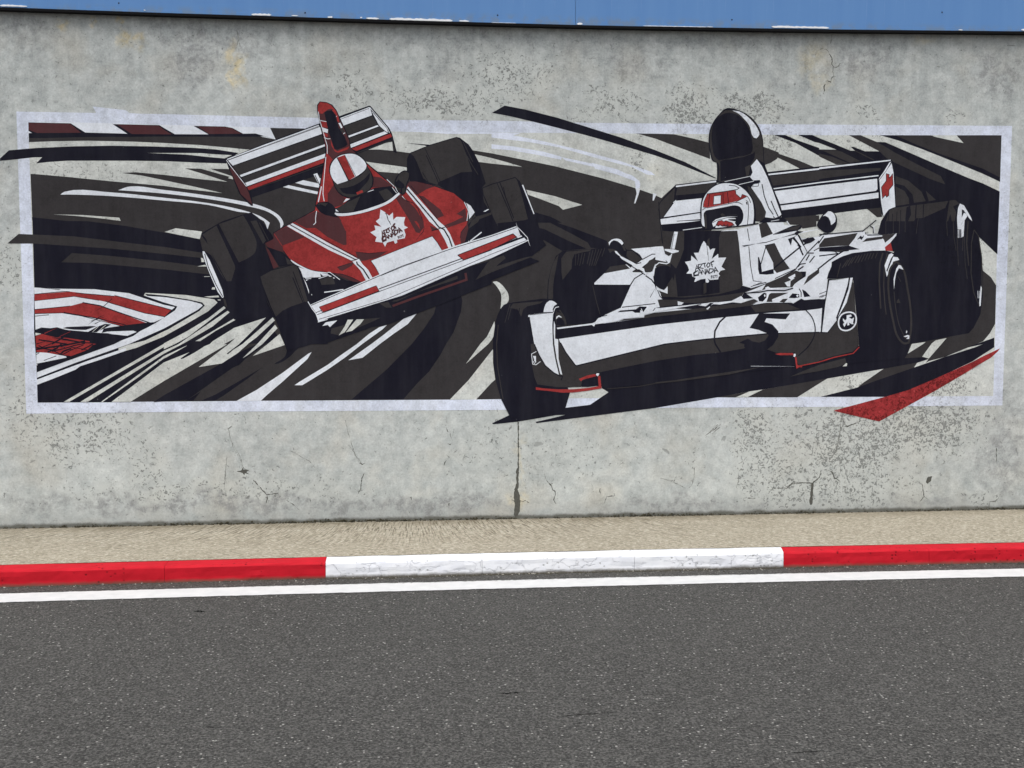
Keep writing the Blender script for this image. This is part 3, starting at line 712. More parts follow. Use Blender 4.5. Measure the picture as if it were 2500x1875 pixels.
C: 2b 390,1325 490,1325 440,1390 330,1480 245,1500
G: 2b 700,1110 820,1090 865,1165 790,1168
G: 2b 860,1082 1000,1040 1750,735 1755,780 1200,960 930,1085
D-30: 2b 875,1145 1200,1025 1875,790 1860,700
G: 3b 0,520 160,460 190,500 60,610 430,495 550,470 520,490 0,690 2b 2212,690 2000,790 2160,560
W: 1b 1975,1130 2212,1035 2b 0,1010 450,828 1000,588 1700,338 2212,192 3b 0,180 330,68 350,90 500,262 0,490 2b 2212,505 1900,612 1000,1005 0,1312 1b 2090,1365 2060,1240
K: 3b 350,80 370,110 490,240 480,262 440,222 0,388 0,380 340,225 390,185 378,160
W: 3b 340,212 400,190 415,205 355,230
K-9: 1b 1985,1138 2212,1052 2b 0,1030 450,845 1000,608 1700,362 2212,213 3b 0,195 340,85
K-6: 2b 720,735 1000,620 1550,415
K-9: 1b 2045,1238 2212,1170
K-13: 2b 690,915 1250,710 1820,500
K-8: 1b 2070,1262 2212,1215 2b 0,1212 700,948 1830,530 2212,390
K-7: 1b 2090,1325 2212,1290 2b 0,1288 800,1050 1250,860 1900,580 2212,448 3b 0,440 470,262
R: 1b 2098,1158 2212,1122 2b 0,1110 655,870 695,940 0,1205 1b 2150,1228
K-7c: 1b 2098,1158 2212,1122 2b 0,1110 655,870 695,942 0,1207 1b 2140,1228
R: 2b 1755,458 2212,292 3b 0,270 290,170 340,215 0,378 2b 2212,388 1835,525
K-10c: 2b 1755,458 2212,292 3b 0,270 290,170 340,215 0,378 2b 2212,388 1835,525
W-9^: 3b 330,20 345,75 400,130 485,220 505,290 522,338
W-10: 1b 1945,1085 2000,1180 2055,1250 2092,1362
W-10: 1b 2080,1362 2212,1325
@red_race_car/maple_leaf_emblem
W: 2a 712,1500 770,1535 830,1585 880,1540 885,1640 930,1600 1048,1605 2b 1030,10 1035,60 1085,85 1030,112 1052,180 1040,230 935,250 940,290 910,305 890,262 800,290 775,345 745,290 640,275 660,215 575,150 645,120 630,55 725,75 650,0 2a 700,1620
K-6^: 2a 790,1550 830,1659
G-6: 2b 835,0 850,45
@black_white_race_car/rear_wheel
K: 5a 865,1610 935,1505 1050,1462 1840,1368 1905,1420 2000,1560 6u 290,1150 335,1250 365,1545 6v 372,100 368,300 345,470 285,590 240,640 100,665 5b 1230,1659 1100,1600 1000,430 1060,350 1045,170 850,190 790,170 835,0
G: 5a 1000,1480 1745,1385 1700,1480 1400,1615 1300,1620 1280,1659 1200,1659 1240,1570 1230,1450 1180,1470 1160,1659 900,1659 950,1510
K-9: 5a 940,1540 930,1659 5b 920,130
K-8: 5a 990,1560 985,1659
K-8: 5a 1050,1530 1045,1659
K-8: 5a 1100,1510 1098,1659
K-12: 5a 1410,1430 1400,1650
K-14: 5a 1310,1430 1300,1620
G-7: 5a 1160,1480 1160,1659 5b 1160,150
G-7: 5a 1340,1620 1330,1659 5b 1310,170
G-7: 5b 900,0 900,170
G-7: 5b 1000,0 1000,160
G-7: 5b 1085,0 1080,170
G: 5a 1760,1380 1840,1372 1890,1420 1810,1460 1850,1540 1830,1659 1790,1659 1770,1560 1740,1659 1720,1659 1740,1500
G-8: 5b 1720,0 1730,200
G-8: 5b 1810,0 1820,220 1850,400
G-8: 5b 1860,200 1880,600
G-8: 5b 1960,210 1970,560 2000,780
G-8: 5b 1940,230 1935,400
G-16: 5b 2010,0 1990,300 2020,600
W: 5a 1900,1422 1955,1445 2050,1610 2065,1659 2030,1625 1950,1510 1925,1500 1925,1659 5b 1915,110 1870,110 1862,0 5a 1862,1600 1875,1480
W: 5a 1955,1545 1985,1560 2000,1590 1965,1640 5b 1960,0 1950,205 1920,222 1915,0 5a 1930,1600
W: 5b 1872,115 1882,115 1882,225 1872,225
W-6: 5b 1900,110 1900,225
G-13c: 5b 2090,115 2055,300 2050,700 2085,960 2160,1150 2200,950 2195,500 2150,200
W: 5b 2182,870 2196,900 2180,1140 2165,1150 2160,1100
W-6: 5b 2140,940 2145,1040
W-6: 5b 2160,940 2160,1040
@black_white_race_car/rear_wing
G: 4a 25,1322 80,1348 278,1165 825,1105 825,1659 4b 640,340 0,340 3b 2212,340 3a 2212,1659
K: 4a 60,1400 275,1165 830,1100 830,1659 4b 640,140 100,160 80,60 4a 40,1500
G: 4a 75,1400 265,1205 250,1385 110,1600 70,1625 50,1450
G: 4a 300,1200 820,1140 740,1230 670,1275 275,1310
W: 4a 275,1180 820,1110 820,1132 280,1200
W: 4a 270,1385 655,1345 620,1532 112,1605
W-8: 4a 240,1410 280,1375
W: 4a 70,1632 615,1548 620,1630 300,1659 4b 620,-10 620,10 80,52 72,0
K-8: 4a 290,1659 620,1635
K-8: 4b 75,50 620,5
K: 4b 80,58 630,-10 650,90 110,132
W-9: 4b 370,120 630,85
K-10: 4a 45,1400 60,1620 4b 95,300
K: 4b 100,130 380,120 260,180 200,420 100,420
G: 4b 110,150 180,140 200,180 150,220 190,300 110,310
W: 4b -10,345 95,338 108,410 0,440
W: 4b -10,458 120,428 128,450 0,480
K: 4a 1480,990 1520,995 2212,922 5a 0,915 970,822 1000,860 1035,1460 940,1505 865,1600 800,1480 240,1548 0,1560 4a 2212,1580 1720,1640 1600,1300
W: 4a 1522,1020 2212,942 2212,965 1525,1040
W: 5a 0,932 970,828 960,845 0,957
G: 4a 1540,1050 2212,978 2212,1108 1590,1180
G: 5a 0,975 830,940 825,975 0,1090
W-15: 4a 1590,1222 2212,1140 5a 0,1136 800,1043
W: 4a 1598,1255 2212,1175 5a 0,1180 782,1085 788,1225 765,1250 0,1348 4a 2212,1360 1660,1432
W: 4a 1678,1450 2212,1382 5a 0,1378 800,1272 802,1345 0,1448 4a 2212,1450 1700,1512
G: 5a 650,1495 830,1475 850,1600 780,1605
G: 4a 1700,1625 2212,1580 2212,1659 1720,1659
W: 5a 978,875 1002,1000 1028,1465 975,1485 940,1500 868,1592 835,1400 812,1105 870,1030
W: 5a 802,1105 808,1080 865,1000 950,862 972,855 900,980 830,1070
R: 5a 905,1015 945,1030 942,1075 962,1060 992,1018 996,1170 942,1235 940,1310 910,1335 895,1305 855,1352 840,1200 905,1115
K-9c: 5a 905,1015 945,1030 942,1075 962,1060 992,1018 996,1170 942,1235 940,1310 910,1335 895,1305 855,1352 840,1200 905,1115
G: 4a 1700,1620 2170,1575 4b 2175,70 1990,100 1940,50 1800,45 1785,0
C: 5a 205,1552 642,1495 775,1600 5b 580,128 180,165 240,0 5a 240,1640
@black_white_race_car
W: 3b 1880,375 2212,345 4b 0,345 110,340 240,140 890,125 1110,110 1400,40 1980,60 1920,150 2212,105 5b 0,200 180,170 600,128 640,170 850,180 1045,165 1000,400 600,415 340,480 170,600 110,780 100,1060 4b 2212,1060 1900,1200 1300,1300 0,1400 3b 1480,1380 1480,1290 1740,1170 1880,860 1390,855 1385,835 1520,705 1870,640 1900,600 2030,520
G: 3b 1530,690 1600,610 1800,585 1875,635
G: 3b 1900,680 1940,650 2060,650 2060,690 1910,690
K-14: 3b 1870,870 1930,775 2050,700
K-12: 3b 1885,380 1960,430 2040,515 2170,445 2212,445
K-12: 3b 1930,580 2020,560
K: 3b 2020,630 2212,480 2212,560 2150,690 2080,690
G: 3b 2050,635 2130,530 2212,495 2212,570 2170,680 2090,690
K-16: 3b 2080,735 2160,790 2212,860 4b 20,1000
K-9^: 3b 2140,1030 2212,900
K-12: 3b 1760,1162 2212,1112
K: 3b 1700,1230 1740,1205 1950,1190 2000,1150 2100,1155 2050,1225 2010,1200 2000,1270 1940,1270 1930,1230 1900,1215
K: 3b 1670,1300 1740,1250 1915,1250 1820,1270 1780,1305
K-9: 3b 1900,1270 1920,1248
K-11: 3b 1560,1285 1610,1280
K-10: 3b 1490,1285 1560,1270
W-9: 3b 2020,1180 2040,1220
K-10: 3b 2170,1225 2212,1170
G: 4b 30,1060 700,1000 1250,900 1300,940 1190,975 1150,1040 1000,1080 700,1100 390,1110 300,1130 60,1160
K: 4b 70,990 300,900 1180,870 1300,905 1200,960 860,1010 380,1060 100,1060
G: 4b 0,520 190,560 380,150 380,132 890,125 1105,128 1130,300 1180,860 1140,912 860,985 400,1030 100,1020 40,930 160,980 0,600
K: 4b 385,132 885,132 860,230 868,965 700,990 300,1020 285,850 265,700 250,800 200,700 205,580 260,560 280,620 340,500 360,350
G: 4b 650,840 690,830 690,960 650,985
G: 4b 700,260 730,225 735,350 700,330
G: 4b 100,130 240,140 390,132 385,380 335,520 280,640 200,560 215,450 180,470 130,440 105,340
W: 4b 888,130 1110,112 1105,128 890,135
G: 4b 1398,42 1505,10 1585,170 1432,228
K: 4b 1390,40 1510,0 1740,-10 1500,15
W: 4b 1500,10 1680,-5 1720,-10 1760,95 1700,130 1590,170
K: 4b 1600,185 1860,60 1950,48 1980,60 1970,95 1920,130 2000,140 1930,170 1200,345 1165,330 1500,290 1880,165 1900,130 1620,180
G: 4b 1720,125 1870,75 1960,55 1920,115 1780,120
W: 4b 1880,160 1915,130 1600,190 1450,228 1430,260 1200,315 1500,280
K-9: 4b 1590,180 1860,62
K: 4b 1475,325 1610,295 1700,480 1815,640 1700,680 1600,710 1500,722 1400,715 1450,680 1590,645 1590,560 1510,400
G: 4b 1482,335 1605,305 1695,480 1805,640 1640,700 1595,640 1592,560 1515,400
W: 4b 1495,395 1590,560 1595,640 1450,670 1435,580
K: 4b 1385,480 1400,490 1425,570 1440,690 1435,715 1405,715 1388,650
K-12: 4b 1490,350 1425,580
W: 4b 1595,650 1640,700 1620,710 1600,705
K-20: 4b 1600,635 1960,345 2100,250
K-10: 4b 1262,340 1285,600 1322,805 1440,822 1290,885
K-10: 4b 1242,100 1270,265
K: 4b 1880,160 1925,150 2000,300 1960,350 1850,235 1830,330 1790,240 1900,200
K-20: 4b 1925,300 1960,380 1995,460
K-12: 4b 1615,775 1890,645
K-12: 4b 1320,870 1500,825
K-14: 4b 1300,915 1650,790 1890,655 2050,430 2212,265
K-14: 4b 1920,330 2212,110
W: 4b 1880,220 1915,180 2040,420 2040,440
K-9: 4b 1910,170 1990,300 2050,415
C: 4b 1925,170 2212,110 2212,200 1980,235
K: 4b 1975,250 2130,215 2160,250 2100,290 2030,310
K-12: 4b 2140,400 2212,360
K-14: 4b 2040,430 2140,430
K-16: 4b 2035,530 2080,450
K-16: 4b 2080,560 2150,470
K-14: 4b 1920,620 1960,580 2030,570
K-18: 4b 1925,660 2000,610
K: 4b 1960,680 2035,680 2030,745 1930,810 1850,870 1830,885 1850,800
G: 4b 1290,905 1480,850 1895,665 1970,690 1990,745 1900,820 1850,890 1540,900 1400,945 1200,975
W: 4b 1340,915 1490,850 1440,930 1300,955 1190,972
W: 4b 1745,830 1835,795 1790,760 1885,710 1890,745 1865,765 1880,770 1825,810 1820,885 1780,880
W: 4b 1480,900 1520,880 1560,905 1850,890 1700,920 1500,930
K-16: 4b 1200,972 1400,960 1520,935 1740,938 1860,905
K: 4b 1385,1030 1465,965 1500,975 1500,1030 1450,1085 1400,1080
W*: 4b 1480,985 1490,1010 1475,1025 1465,1000
G: 4b 1500,1090 1535,990 1560,970 1800,965 1650,1025 1575,1055 1580,1090
K: 4b 1800,1035 1850,975 1940,985 1945,1028 1880,1040
W*: 4b 1900,1005 1918,990 1935,1005 1918,1025
K: 4b 1980,920 2030,945 2095,1015 2010,1025
K-12: 4b 1940,910 1968,960 1968,1025
G: 4b 1675,1090 1720,1050 1790,1045 1740,1100
G: 4b 2000,865 2060,745 2212,640 2212,700
K: 4b 1160,1030 1200,960 1320,1040 1180,1050
K: 4b 0,1170 60,1160 300,1130 300,1080 400,1105 700,1100 760,1105 1150,1040 1165,1000 1230,1060 1180,1100 900,1140 720,1190 690,1190
W: 4b 300,1080 385,1100 350,1130 305,1135
K*: 4b -20,640 100,600 190,615 232,680 225,760 180,830 120,930 60,910 0,860 3b 2185,760
W-14: 3b 2185,740 2200,640 2212,600 4b 50,560 150,575 190,555 220,440
K-8: 4b 140,530 165,560
W: 4b 255,140 305,145 260,375 205,370 240,200
K-7: 4b 255,170 218,370
W: 4b 125,375 240,378 318,400 310,415 230,435 125,395
W: 4b 30,930 100,950 165,880 165,980
K-10: 4b 30,930 60,1010 100,1050
W: 4b 0,880 40,1010 10,1000
G: 5b 0,320 70,230 520,158 480,230 400,330 230,335 0,355
K: 5b 0,358 400,330 545,378 300,402 0,402
K: 5b 510,250 560,195 580,215 605,185 600,215 570,255 550,235
G: 5b 580,282 640,230 860,205 852,240 620,275
G: 5b 850,180 1042,166 890,292 868,242 855,235
K: 5b 1055,175 1062,350 1040,411 995,411 990,400 960,290
W: 5b 888,310 1030,170 1048,165 990,230 895,310
R: 5b 888,350 965,288 992,402 895,398
K-14: 5b 0,180 180,168 600,130
K-13: 5b 580,140 680,60 770,-15
K-12: 5b 620,150 635,180
K-12: 5b 690,65 735,95 732,160
W: 5b 730,80 740,60 800,0 830,0 790,165 742,165
C: 5b 745,60 780,0 828,0 790,162 745,162
K: 5b 640,180 850,180 850,190 650,195
G: 5b 190,400 440,380 300,420 150,410
K-16: 5b 0,470 160,450 240,440 255,450
K-10: 5b 0,405 200,405 260,440
K-18: 5b -20,650 130,530 240,455 330,400 400,395
K-9: 5b 0,205 60,165 180,170
K-14: 5b -10,300 60,200
K-14: 5b 0,400 180,395
K-9: 5b 0,985 100,945
K-9: 5b 0,1045 100,990
K-9: 5b 0,1025 60,1000
@black_white_race_car/mirror
K*: 5a 0,1640 40,1580 110,1515 180,1530 235,1600 5b 238,40 215,100 150,155 80,155 20,115 -30,60
W*: 5a 48,1592 90,1555 120,1525 180,1540 215,1590 220,1640 5b 215,30 160,52 5a 150,1659 125,1610 80,1585
@black_white_race_car/mirror_2
K*: 3b 1575,370 1590,300 1680,245 1770,280 1820,380 1900,395 2000,450 2040,515 1940,570 1780,470 1660,380
G: 3b 1830,400 1900,400 2030,510 1950,560 1880,540 1820,470
G: 3b 1760,330 1790,330 1815,400 1790,400
W*: 3b 1580,285 1620,250 1690,235 1745,250 1782,295 1762,322 1700,270 1650,258 1600,300 1590,330
W: 3b 1662,400 1690,405 1745,470 1900,550 2060,640 2075,700 1980,640 1740,500 1735,475 1675,430
W: 3b 1732,520 1765,530 1760,545 1735,540
W: 3b 1800,575 1830,590 1880,630 1870,640
K-12: 3b 1790,545 1960,650 2075,725
W-22: 3b 2095,708 2150,712
@black_white_race_car/airbox
K*: 4a 935,145 970,132 1080,145 1280,245 1400,390 1450,540 1462,700 1475,880 1520,1010 1600,1230 1710,1575 1690,1620 1500,1660 1300,1660 1100,1180 830,1140 830,900 825,870 775,850 738,730 718,560 740,410 800,290 870,205
G*: 4a 940,165 1000,160 1150,185 1280,260 1390,400 1440,540 1452,700 1460,870 1370,825 1290,915 1240,1060 900,1130 850,1120 850,880 790,840 750,720 733,580 755,410 815,300 880,215
K*: 4a 980,195 1100,220 1200,310 1275,440 1308,590 1312,700 1290,745 1100,790 862,838 800,780 768,640 760,480 790,340 870,240
K: 4a 875,850 1200,790 1320,745 1345,720 1340,800 1290,890 1210,930 1230,1055 920,1110 880,1120
G-6: 4a 862,840 1200,780 1320,740 1345,715
G: 4a 1240,1180 1310,1215 1430,1400 1490,1530 1478,1600 1600,1625 1560,1659 1360,1659 1330,1480
W*: 4a 1040,165 1140,180 1290,290 1385,420 1405,490 1365,540 1330,530 1308,500 1270,370 1190,270 1120,205
W: 4a 1370,822 1440,915 1510,1060 1580,1235 1640,1400 1702,1570 1665,1598 1600,1620 1480,1605 1495,1535 1430,1400 1295,1205 1320,1160 1420,1135 1410,1110 1330,1115 1272,1085 1312,1000 1290,915
K: 4a 1275,1060 1320,1110 1130,1170 940,1130 1100,1100
K: 4a 1320,1110 1410,1102 1420,1135 1320,1160 1220,1180
W-7: 4a 935,1125 1290,1050
W-8: 4a 1125,1165 1330,1118
K-7c: 4a 1325,1155 1398,1145 1390,1185 1312,1195
K-13: 4a 1440,1160 1470,1320 1530,1480 1592,1570
K-14: 4a 1562,1385 1610,1500 1660,1600
K: 4a 1590,1580 1615,1610 1595,1620
K: 4a 1480,1608 1600,1625 1720,1600 1800,1659 4b 1800,20 1400,40 4a 1400,1659
W-7: 4a 1560,1659 1670,1640
W-14: 4b 1775,0 1815,55
@black_white_race_car/helmet
K*: x1700_430_200 230,1400 150,1350 110,1100 115,800 170,550 290,410 460,260 640,185 820,170 1100,210 1280,320 1450,480 1540,650 1600,900 1590,1280
W*: x1700_430_200 165,1330 145,1050 150,800 190,620 280,460 450,300 620,215 820,190 1100,235 1280,350 1420,500 1510,660 1550,900 1555,1100 1530,1290 1140,1340 700,1420 240,1380
R: x1700_430_200 295,490 850,405 1055,380 1070,480 1190,590 1250,495 1380,545 1200,640 1000,700 700,770 300,850 185,830 220,650
K-20: x1700_430_200 280,480 800,410 1100,360 1155,320 1050,265 880,245
K-14: x1700_430_200 185,840 300,860 800,765 1050,705 1350,560
K-16: x1700_430_200 360,490 320,820
K-16: x1700_430_200 720,430 725,750
K-16: x1700_430_200 840,430 870,740
K-12: x1700_430_200 290,490 200,700 185,830
K-14: x1700_430_200 1060,380 1070,480 1200,590 1240,490 1380,545
W: x1700_430_200 480,545 660,525 655,735 465,760
K-14c: x1700_430_200 475,535 670,515 665,740 460,770
K-18: x1700_430_200 1375,545 1430,620 1465,720
K-18*: x1700_430_200 1020,710 1130,710 1245,765
K*: x1700_430_200 1340,690 1380,700 1385,780 1350,760
K-16: x1700_430_200 1340,655 1390,680 1410,780 1405,1050 1380,1310
K-16: x1700_430_200 160,920 200,885 245,870
K*: x1700_430_200 205,990 260,930 400,905 800,830 1050,790 1180,830 1240,920 1270,1020 1250,1200 1150,1330 1000,1370 500,1430 230,1440 215,1200
G: x1700_430_200 220,1000 270,1050 290,1400 240,1440
G: x1700_430_200 650,1030 710,1000 790,1060 680,1080
G-10: x1700_430_200 900,1050 1100,1040
W: x1700_430_200 430,1250 520,1170 700,1110 900,1090 1105,1090 1100,1105 820,1130 1040,1130 1075,1155 870,1165 860,1190 1060,1225 1040,1260 1090,1340 980,1360 510,1415 530,1330 460,1370 430,1290
K-14: x1700_430_200 430,1265 560,1190 700,1160 850,1115 1100,1100
K: x1700_430_200 870,1185 1075,1165 1065,1215
D: x1700_430_200 520,1330 580,1210 690,1185 740,1220 800,1195 970,1250 1040,1330 900,1370 700,1360 640,1330 600,1360
R: x1700_430_200 560,1320 600,1230 690,1200 740,1240 800,1215 950,1260 1000,1310 880,1350 840,1290 800,1340 740,1290 720,1340 660,1310
K-16: x1700_430_200 1050,1270 1130,1350
K-34: x1700_430_200 230,1440 700,1400 1200,1345 1680,1280
@black_white_race_car/maple_leaf_emblem
W: x1660_580_160 808,112 880,205 890,260 960,290 1020,420 1100,370 1190,372 1140,500 1070,725 1290,545 1300,680 1562,670 1400,985 1530,1080 1370,1120 1310,1210 1320,1255 1360,1290 1310,1320 1290,1410 1010,1430 930,1370 985,1470 950,1525 870,1515 865,1390 700,1410 500,1500 485,1480 530,1360 420,1310 400,1220 215,1215 310,1100 260,950 165,820 375,780 385,610 610,800 470,515 630,510 740,220
G-14: x1660_580_160 905,260 930,430 930,600
G-10: x1660_580_160 950,500 965,780
@black_white_race_car/emblem_lettering
K-28: x1660_580_160 520,1120 570,930 620,1060
K-24: x1660_580_160 540,1050 650,1020
K-26: x1660_580_160 640,1090 620,910 760,890 660,1020 800,1040
K-26: x1660_580_160 760,880 880,860
K-26: x1660_580_160 820,880 850,1010
K-26c*: x1660_580_160 950,850 1010,880 1000,960 940,1010 900,940
K-34: x1660_580_160 1030,850 1150,785
K-26: x1660_580_160 1050,860 1100,1000
K-22: x1660_580_160 1060,930 1100,905
K-46: x1660_580_160 560,1130 470,1200 480,1290 640,1255
K-26: x1660_580_160 560,1130 620,1120
K-26: x1660_580_160 610,1270 670,1070 750,1250
K-22: x1660_580_160 630,1200 720,1180
K-26: x1660_580_160 740,1230 750,1090 860,1240 850,1060
K-26: x1660_580_160 870,1230 910,1070 980,1210
K-22: x1660_580_160 880,1170 970,1150
K-26c: x1660_580_160 990,1050 1120,1060 1130,1120 1060,1180 980,1210
K-28: x1660_580_160 1160,1190 1190,1000 1290,1160
K-22: x1660_580_160 1170,1120 1260,1110
K-16: x1660_580_160 1060,1290 1050,1330 1090,1320 1085,1285 1055,1285
K-16: x1660_580_160 1090,1310 1050,1390
K-16: x1660_580_160 1110,1290 1150,1290 1110,1365 1150,1360
K-16: x1660_580_160 1160,1280 1200,1270 1175,1370
K-16: x1660_580_160 1210,1280 1255,1268 1245,1370
@red_race_car/emblem_lettering
D-46: x900_510_120 620,1240 600,1010 720,1180
D-40: x900_510_120 610,1130 690,1110
D-46: x900_510_120 760,1160 670,980 820,930 800,1060 920,1060
D-46: x900_510_120 820,920 950,840
D-46: x900_510_120 880,890 960,1020
D-46c*: x900_510_120 1060,770 1150,820 1150,900 1080,980 1010,880
D-56: x900_510_120 1100,750 1190,650
D-46: x900_510_120 1150,760 1240,890
D-40: x900_510_120 1170,850 1210,840
D-80: x900_510_120 740,1220 640,1260 620,1360 650,1450 810,1370
D-46: x900_510_120 780,1380 760,1170 910,1340
D-40: x900_510_120 770,1310 880,1290
D-46: x900_510_120 910,1340 880,1170 1040,1270 990,1100
D-46: x900_510_120 1060,1250 1050,1010 1190,1190
D-40: x900_510_120 1060,1160 1140,1110
D-46c: x900_510_120 1150,970 1310,950 1310,1060 1200,1180
D-50: x900_510_120 1390,1080 1360,860 1520,1020
D-40: x900_510_120 1370,1010 1450,970
D-26: x900_510_120 1350,1230 1310,1240 1320,1280 1360,1260 1335,1350
D-26: x900_510_120 1375,1220 1425,1210 1395,1310 1445,1290
D-26: x900_510_120 1440,1200 1500,1180 1480,1290
D-26: x900_510_120 1510,1160 1535,1150 1560,1270
G-22: x900_510_120 740,180 810,260 870,500
G-20: x900_510_120 880,500 1000,710
@black_white_race_car/front_wheel
K: 5b 105,775 125,700 165,610 170,550 300,480 450,430 700,400 900,395 1000,425 1085,500 1170,740 1220,1000 1255,1300 1250,1500 1225,1659 5c 1225,30 1195,130 1155,190 370,270 350,190 540,30 5b 540,1659 520,1480 480,1000 455,760 250,780
G-11: 5b 290,570 240,760
G-12: 5b 385,520 310,630
G-12: 5b 420,500 350,610
G-12: 5b 460,485 390,600
G-12: 5b 500,465 430,570
G-12: 5b 540,460 480,565
G-12: 5b 580,450 520,560
G-12: 5b 620,440 570,545
G-12: 5b 660,435 615,530
G-12: 5b 700,430 660,520
G-12: 5b 740,430 705,510
G-12: 5b 785,425 755,500
G-20: 5b 860,430 820,560 810,800 830,1180
G-14: 5b 920,430 880,600 870,880 885,1100 905,1260
W: 5b 912,752 882,600 940,450 975,432 1005,450 965,510 935,600 905,670 920,680 960,580 1000,480 1060,488 1082,522 1000,545 965,640
K-10: 5b 985,490 940,590 915,680
G-26c*: 5b 1040,540 960,640 935,800 945,1050 1000,1350 1060,1560 1150,1650 1210,1640 1240,1450 1235,1200 1190,900 1130,640
W: 5b 1010,925 1005,780 1040,640 1075,590 1105,600 1138,655 1075,635 1040,700 1022,800
G-10*: 5b 1010,950 1030,1150 1080,1400 1170,1600
G: 5b 1040,1095 1070,1045 1095,1100 1060,1105
W: 5b 1170,1500 1182,1470 1190,1495 1178,1515
W: 5b 1140,1555 1195,1535 1218,1545 1215,1590 1175,1590 1200,1560 1160,1565
G-8: 5b 1060,740 1105,820
@black_white_race_car/front_wheel_2
K: 3b 960,400 1300,380 1560,350 1600,430 1640,400 1750,500 1820,580 1600,612 1520,706 1385,835 1390,858 1885,858 1745,1170 1640,1200 1470,1300 1390,1375 1020,1400 850,1300 800,1070 750,1050 765,800 810,620 870,470
G*: 3b 880,480 905,450 870,640 835,850 832,1048 765,1052 770,850 815,620
G: 3b 1010,412 1350,378 1330,400 1120,445 1090,520 1080,640 960,792 945,700 942,500
G-8: 3b 1140,440 1130,600
G-8: 3b 1180,440 1160,590
G-9: 3b 1225,430 1190,600
G-9: 3b 1260,430 1230,580
G-9: 3b 1330,410 1290,580
G-9: 3b 1370,390 1320,600
G-9: 3b 1410,380 1350,600
G-9: 3b 1450,380 1380,600
G-9: 3b 1490,370 1400,600
G-9: 3b 1530,360 1490,480
G-9: 3b 1365,870 1420,1100 1465,1255
K: 3b 120,1185 165,1130 220,1105 300,1095 500,1070 700,1045 820,1050 900,1100 970,1220 1022,1390 880,1430 860,1659 3c 900,300 1060,655 1000,860 560,1010 300,1040 240,960 130,745 60,500 30,300 18,0 3b 20,1600 50,1380 80,1270
G: 3b 290,1112 500,1095 700,1080 660,1110 480,1150 430,1190 400,1290 360,1200 300,1180 250,1170
K-9: 3b 310,1180 290,1280
K-9: 3b 345,1180 325,1280
K-9: 3b 380,1170 365,1280
G-8: 3b 250,1120 180,1370
G-8: 3b 265,1170 225,1330
G-12: 3b 90,1400 75,1659 3c 62,0 80,300 130,600 155,740
W*: 3b 702,1228 715,1160 745,1100 785,1072 840,1082 885,1118 850,1140 832,1175 830,1225
K-14*: 3b 830,1200 850,1150 900,1130
W-10*: 3b 840,1220 865,1165 910,1155
G*: 3b 860,1300 870,1210 930,1200 990,1300 1015,1390 880,1420
K: 3b 870,1230 900,1200 940,1240 900,1230
W: 3b 870,1325 875,1290 910,1268 955,1300 930,1300 905,1290
K*: 3b 875,1400 880,1320 930,1310 980,1350 990,1410
@black_white_race_car/front_wing
K: 3b 860,1450 1390,1400 2212,1280 4b 0,1290 700,1210 1290,1135 1500,1100 1870,1100 2212,1050 5b 100,1045 90,1100 50,1520 540,1659 5c 440,125 350,150 0,250 4c 2212,240 1930,290 0,520 3c 2212,530 1580,600 1400,560 1000,590 700,560 560,480 3b 500,1659 860,1600
G: 3c 530,0 910,-60 930,0 1140,290 2212,30 4c 0,20 140,-10 1500,-150 5b 20,1495 110,1490 150,1440 230,1330 440,800 470,850 490,1200 535,1659 5c 540,25 450,110 340,140 0,235 4c 2212,230 1980,290 1925,270 1900,150 1880,112 1640,120 1500,70 1200,58 900,110 500,150 0,220 3c 2212,235 1800,310 1440,385 1220,500 1210,580 900,582 620,545 580,450 550,300
G: 4b 0,1235 700,1165 720,1190 740,1150 1160,1105 1330,1050 1390,1080 1300,1140 700,1210 0,1290
G: 3b 1670,1365 1790,1320 2060,1300 2065,1270 2212,1232 2212,1290 1700,1350
G: 4b 1290,1150 1500,1105 1780,1115 1960,1190 1350,1230
W: 3b 880,1438 1360,1378 1400,1360 1440,1310 1500,1290 1670,1260 1780,1240 2050,1235 2212,1205 2212,1228 2060,1258 2050,1290 1780,1312 1665,1355 1400,1392 1385,1422 1350,1400 890,1458
W: 4b 0,1190 40,1175 700,1105 740,1105 680,1150 550,1130 0,1225
W: 4b 745,1140 790,1100 1030,1075 1160,1008 1190,1050 1320,1045 1160,1105 1040,1095 870,1125 780,1120
W: 4b 685,1185 730,1150 740,1155 710,1195
K-9: 4b 560,1130 620,1120
W: 4b 1290,1130 1390,1080 1380,1090
W: 4b 1750,1090 1800,1060 1965,1040 1970,1080 1860,1110 1830,1095
W: 3b 910,1590 2212,1402 4b 0,1400 290,1368 920,1298 1420,1248 1560,1235 2000,1208 2212,1180 5b 40,1165 20,1492 0,1495 4b 2212,1498 1500,1520 700,1592 130,1659 3c 2212,30 1140,290 1110,270 935,0
K-16: 3c 930,-20 1000,110 1130,285 1150,292 2212,32 4b 130,1659 700,1592 1500,1520 2212,1500
G: 4b 2212,1510 1660,1520 1300,1560 830,1600 300,1659 2212,1659
G-10: 3c 1560,605 2000,570 2212,530
G: 4c 0,515 280,485 700,420 1440,308 1000,410 300,505 0,535
W-5^: 4c 1290,298 1880,302
G: 4c 1820,440 1980,370 2212,290 5c 0,270 350,190 370,260 250,310 0,362 4c 2212,365 2000,400
C: 5c 315,302 365,255 378,265 372,298
W-16: 5b 0,1010 100,970
W: 4b 2005,1060 2212,990 5b 100,955 100,968 4b 2212,1020 2020,1078
W: 5b 0,1040 90,1010 70,1052 0,1055
K: 4b 1970,1045 2010,1065 2212,1040 5b 0,1060 80,1060 60,1165 4b 2212,1180 2000,1205 1960,1190 1870,1105
W: 3b 495,1272 512,1262 690,1240 845,1228 830,1262 515,1290 495,1295
K-8: 3b 515,1266 830,1232
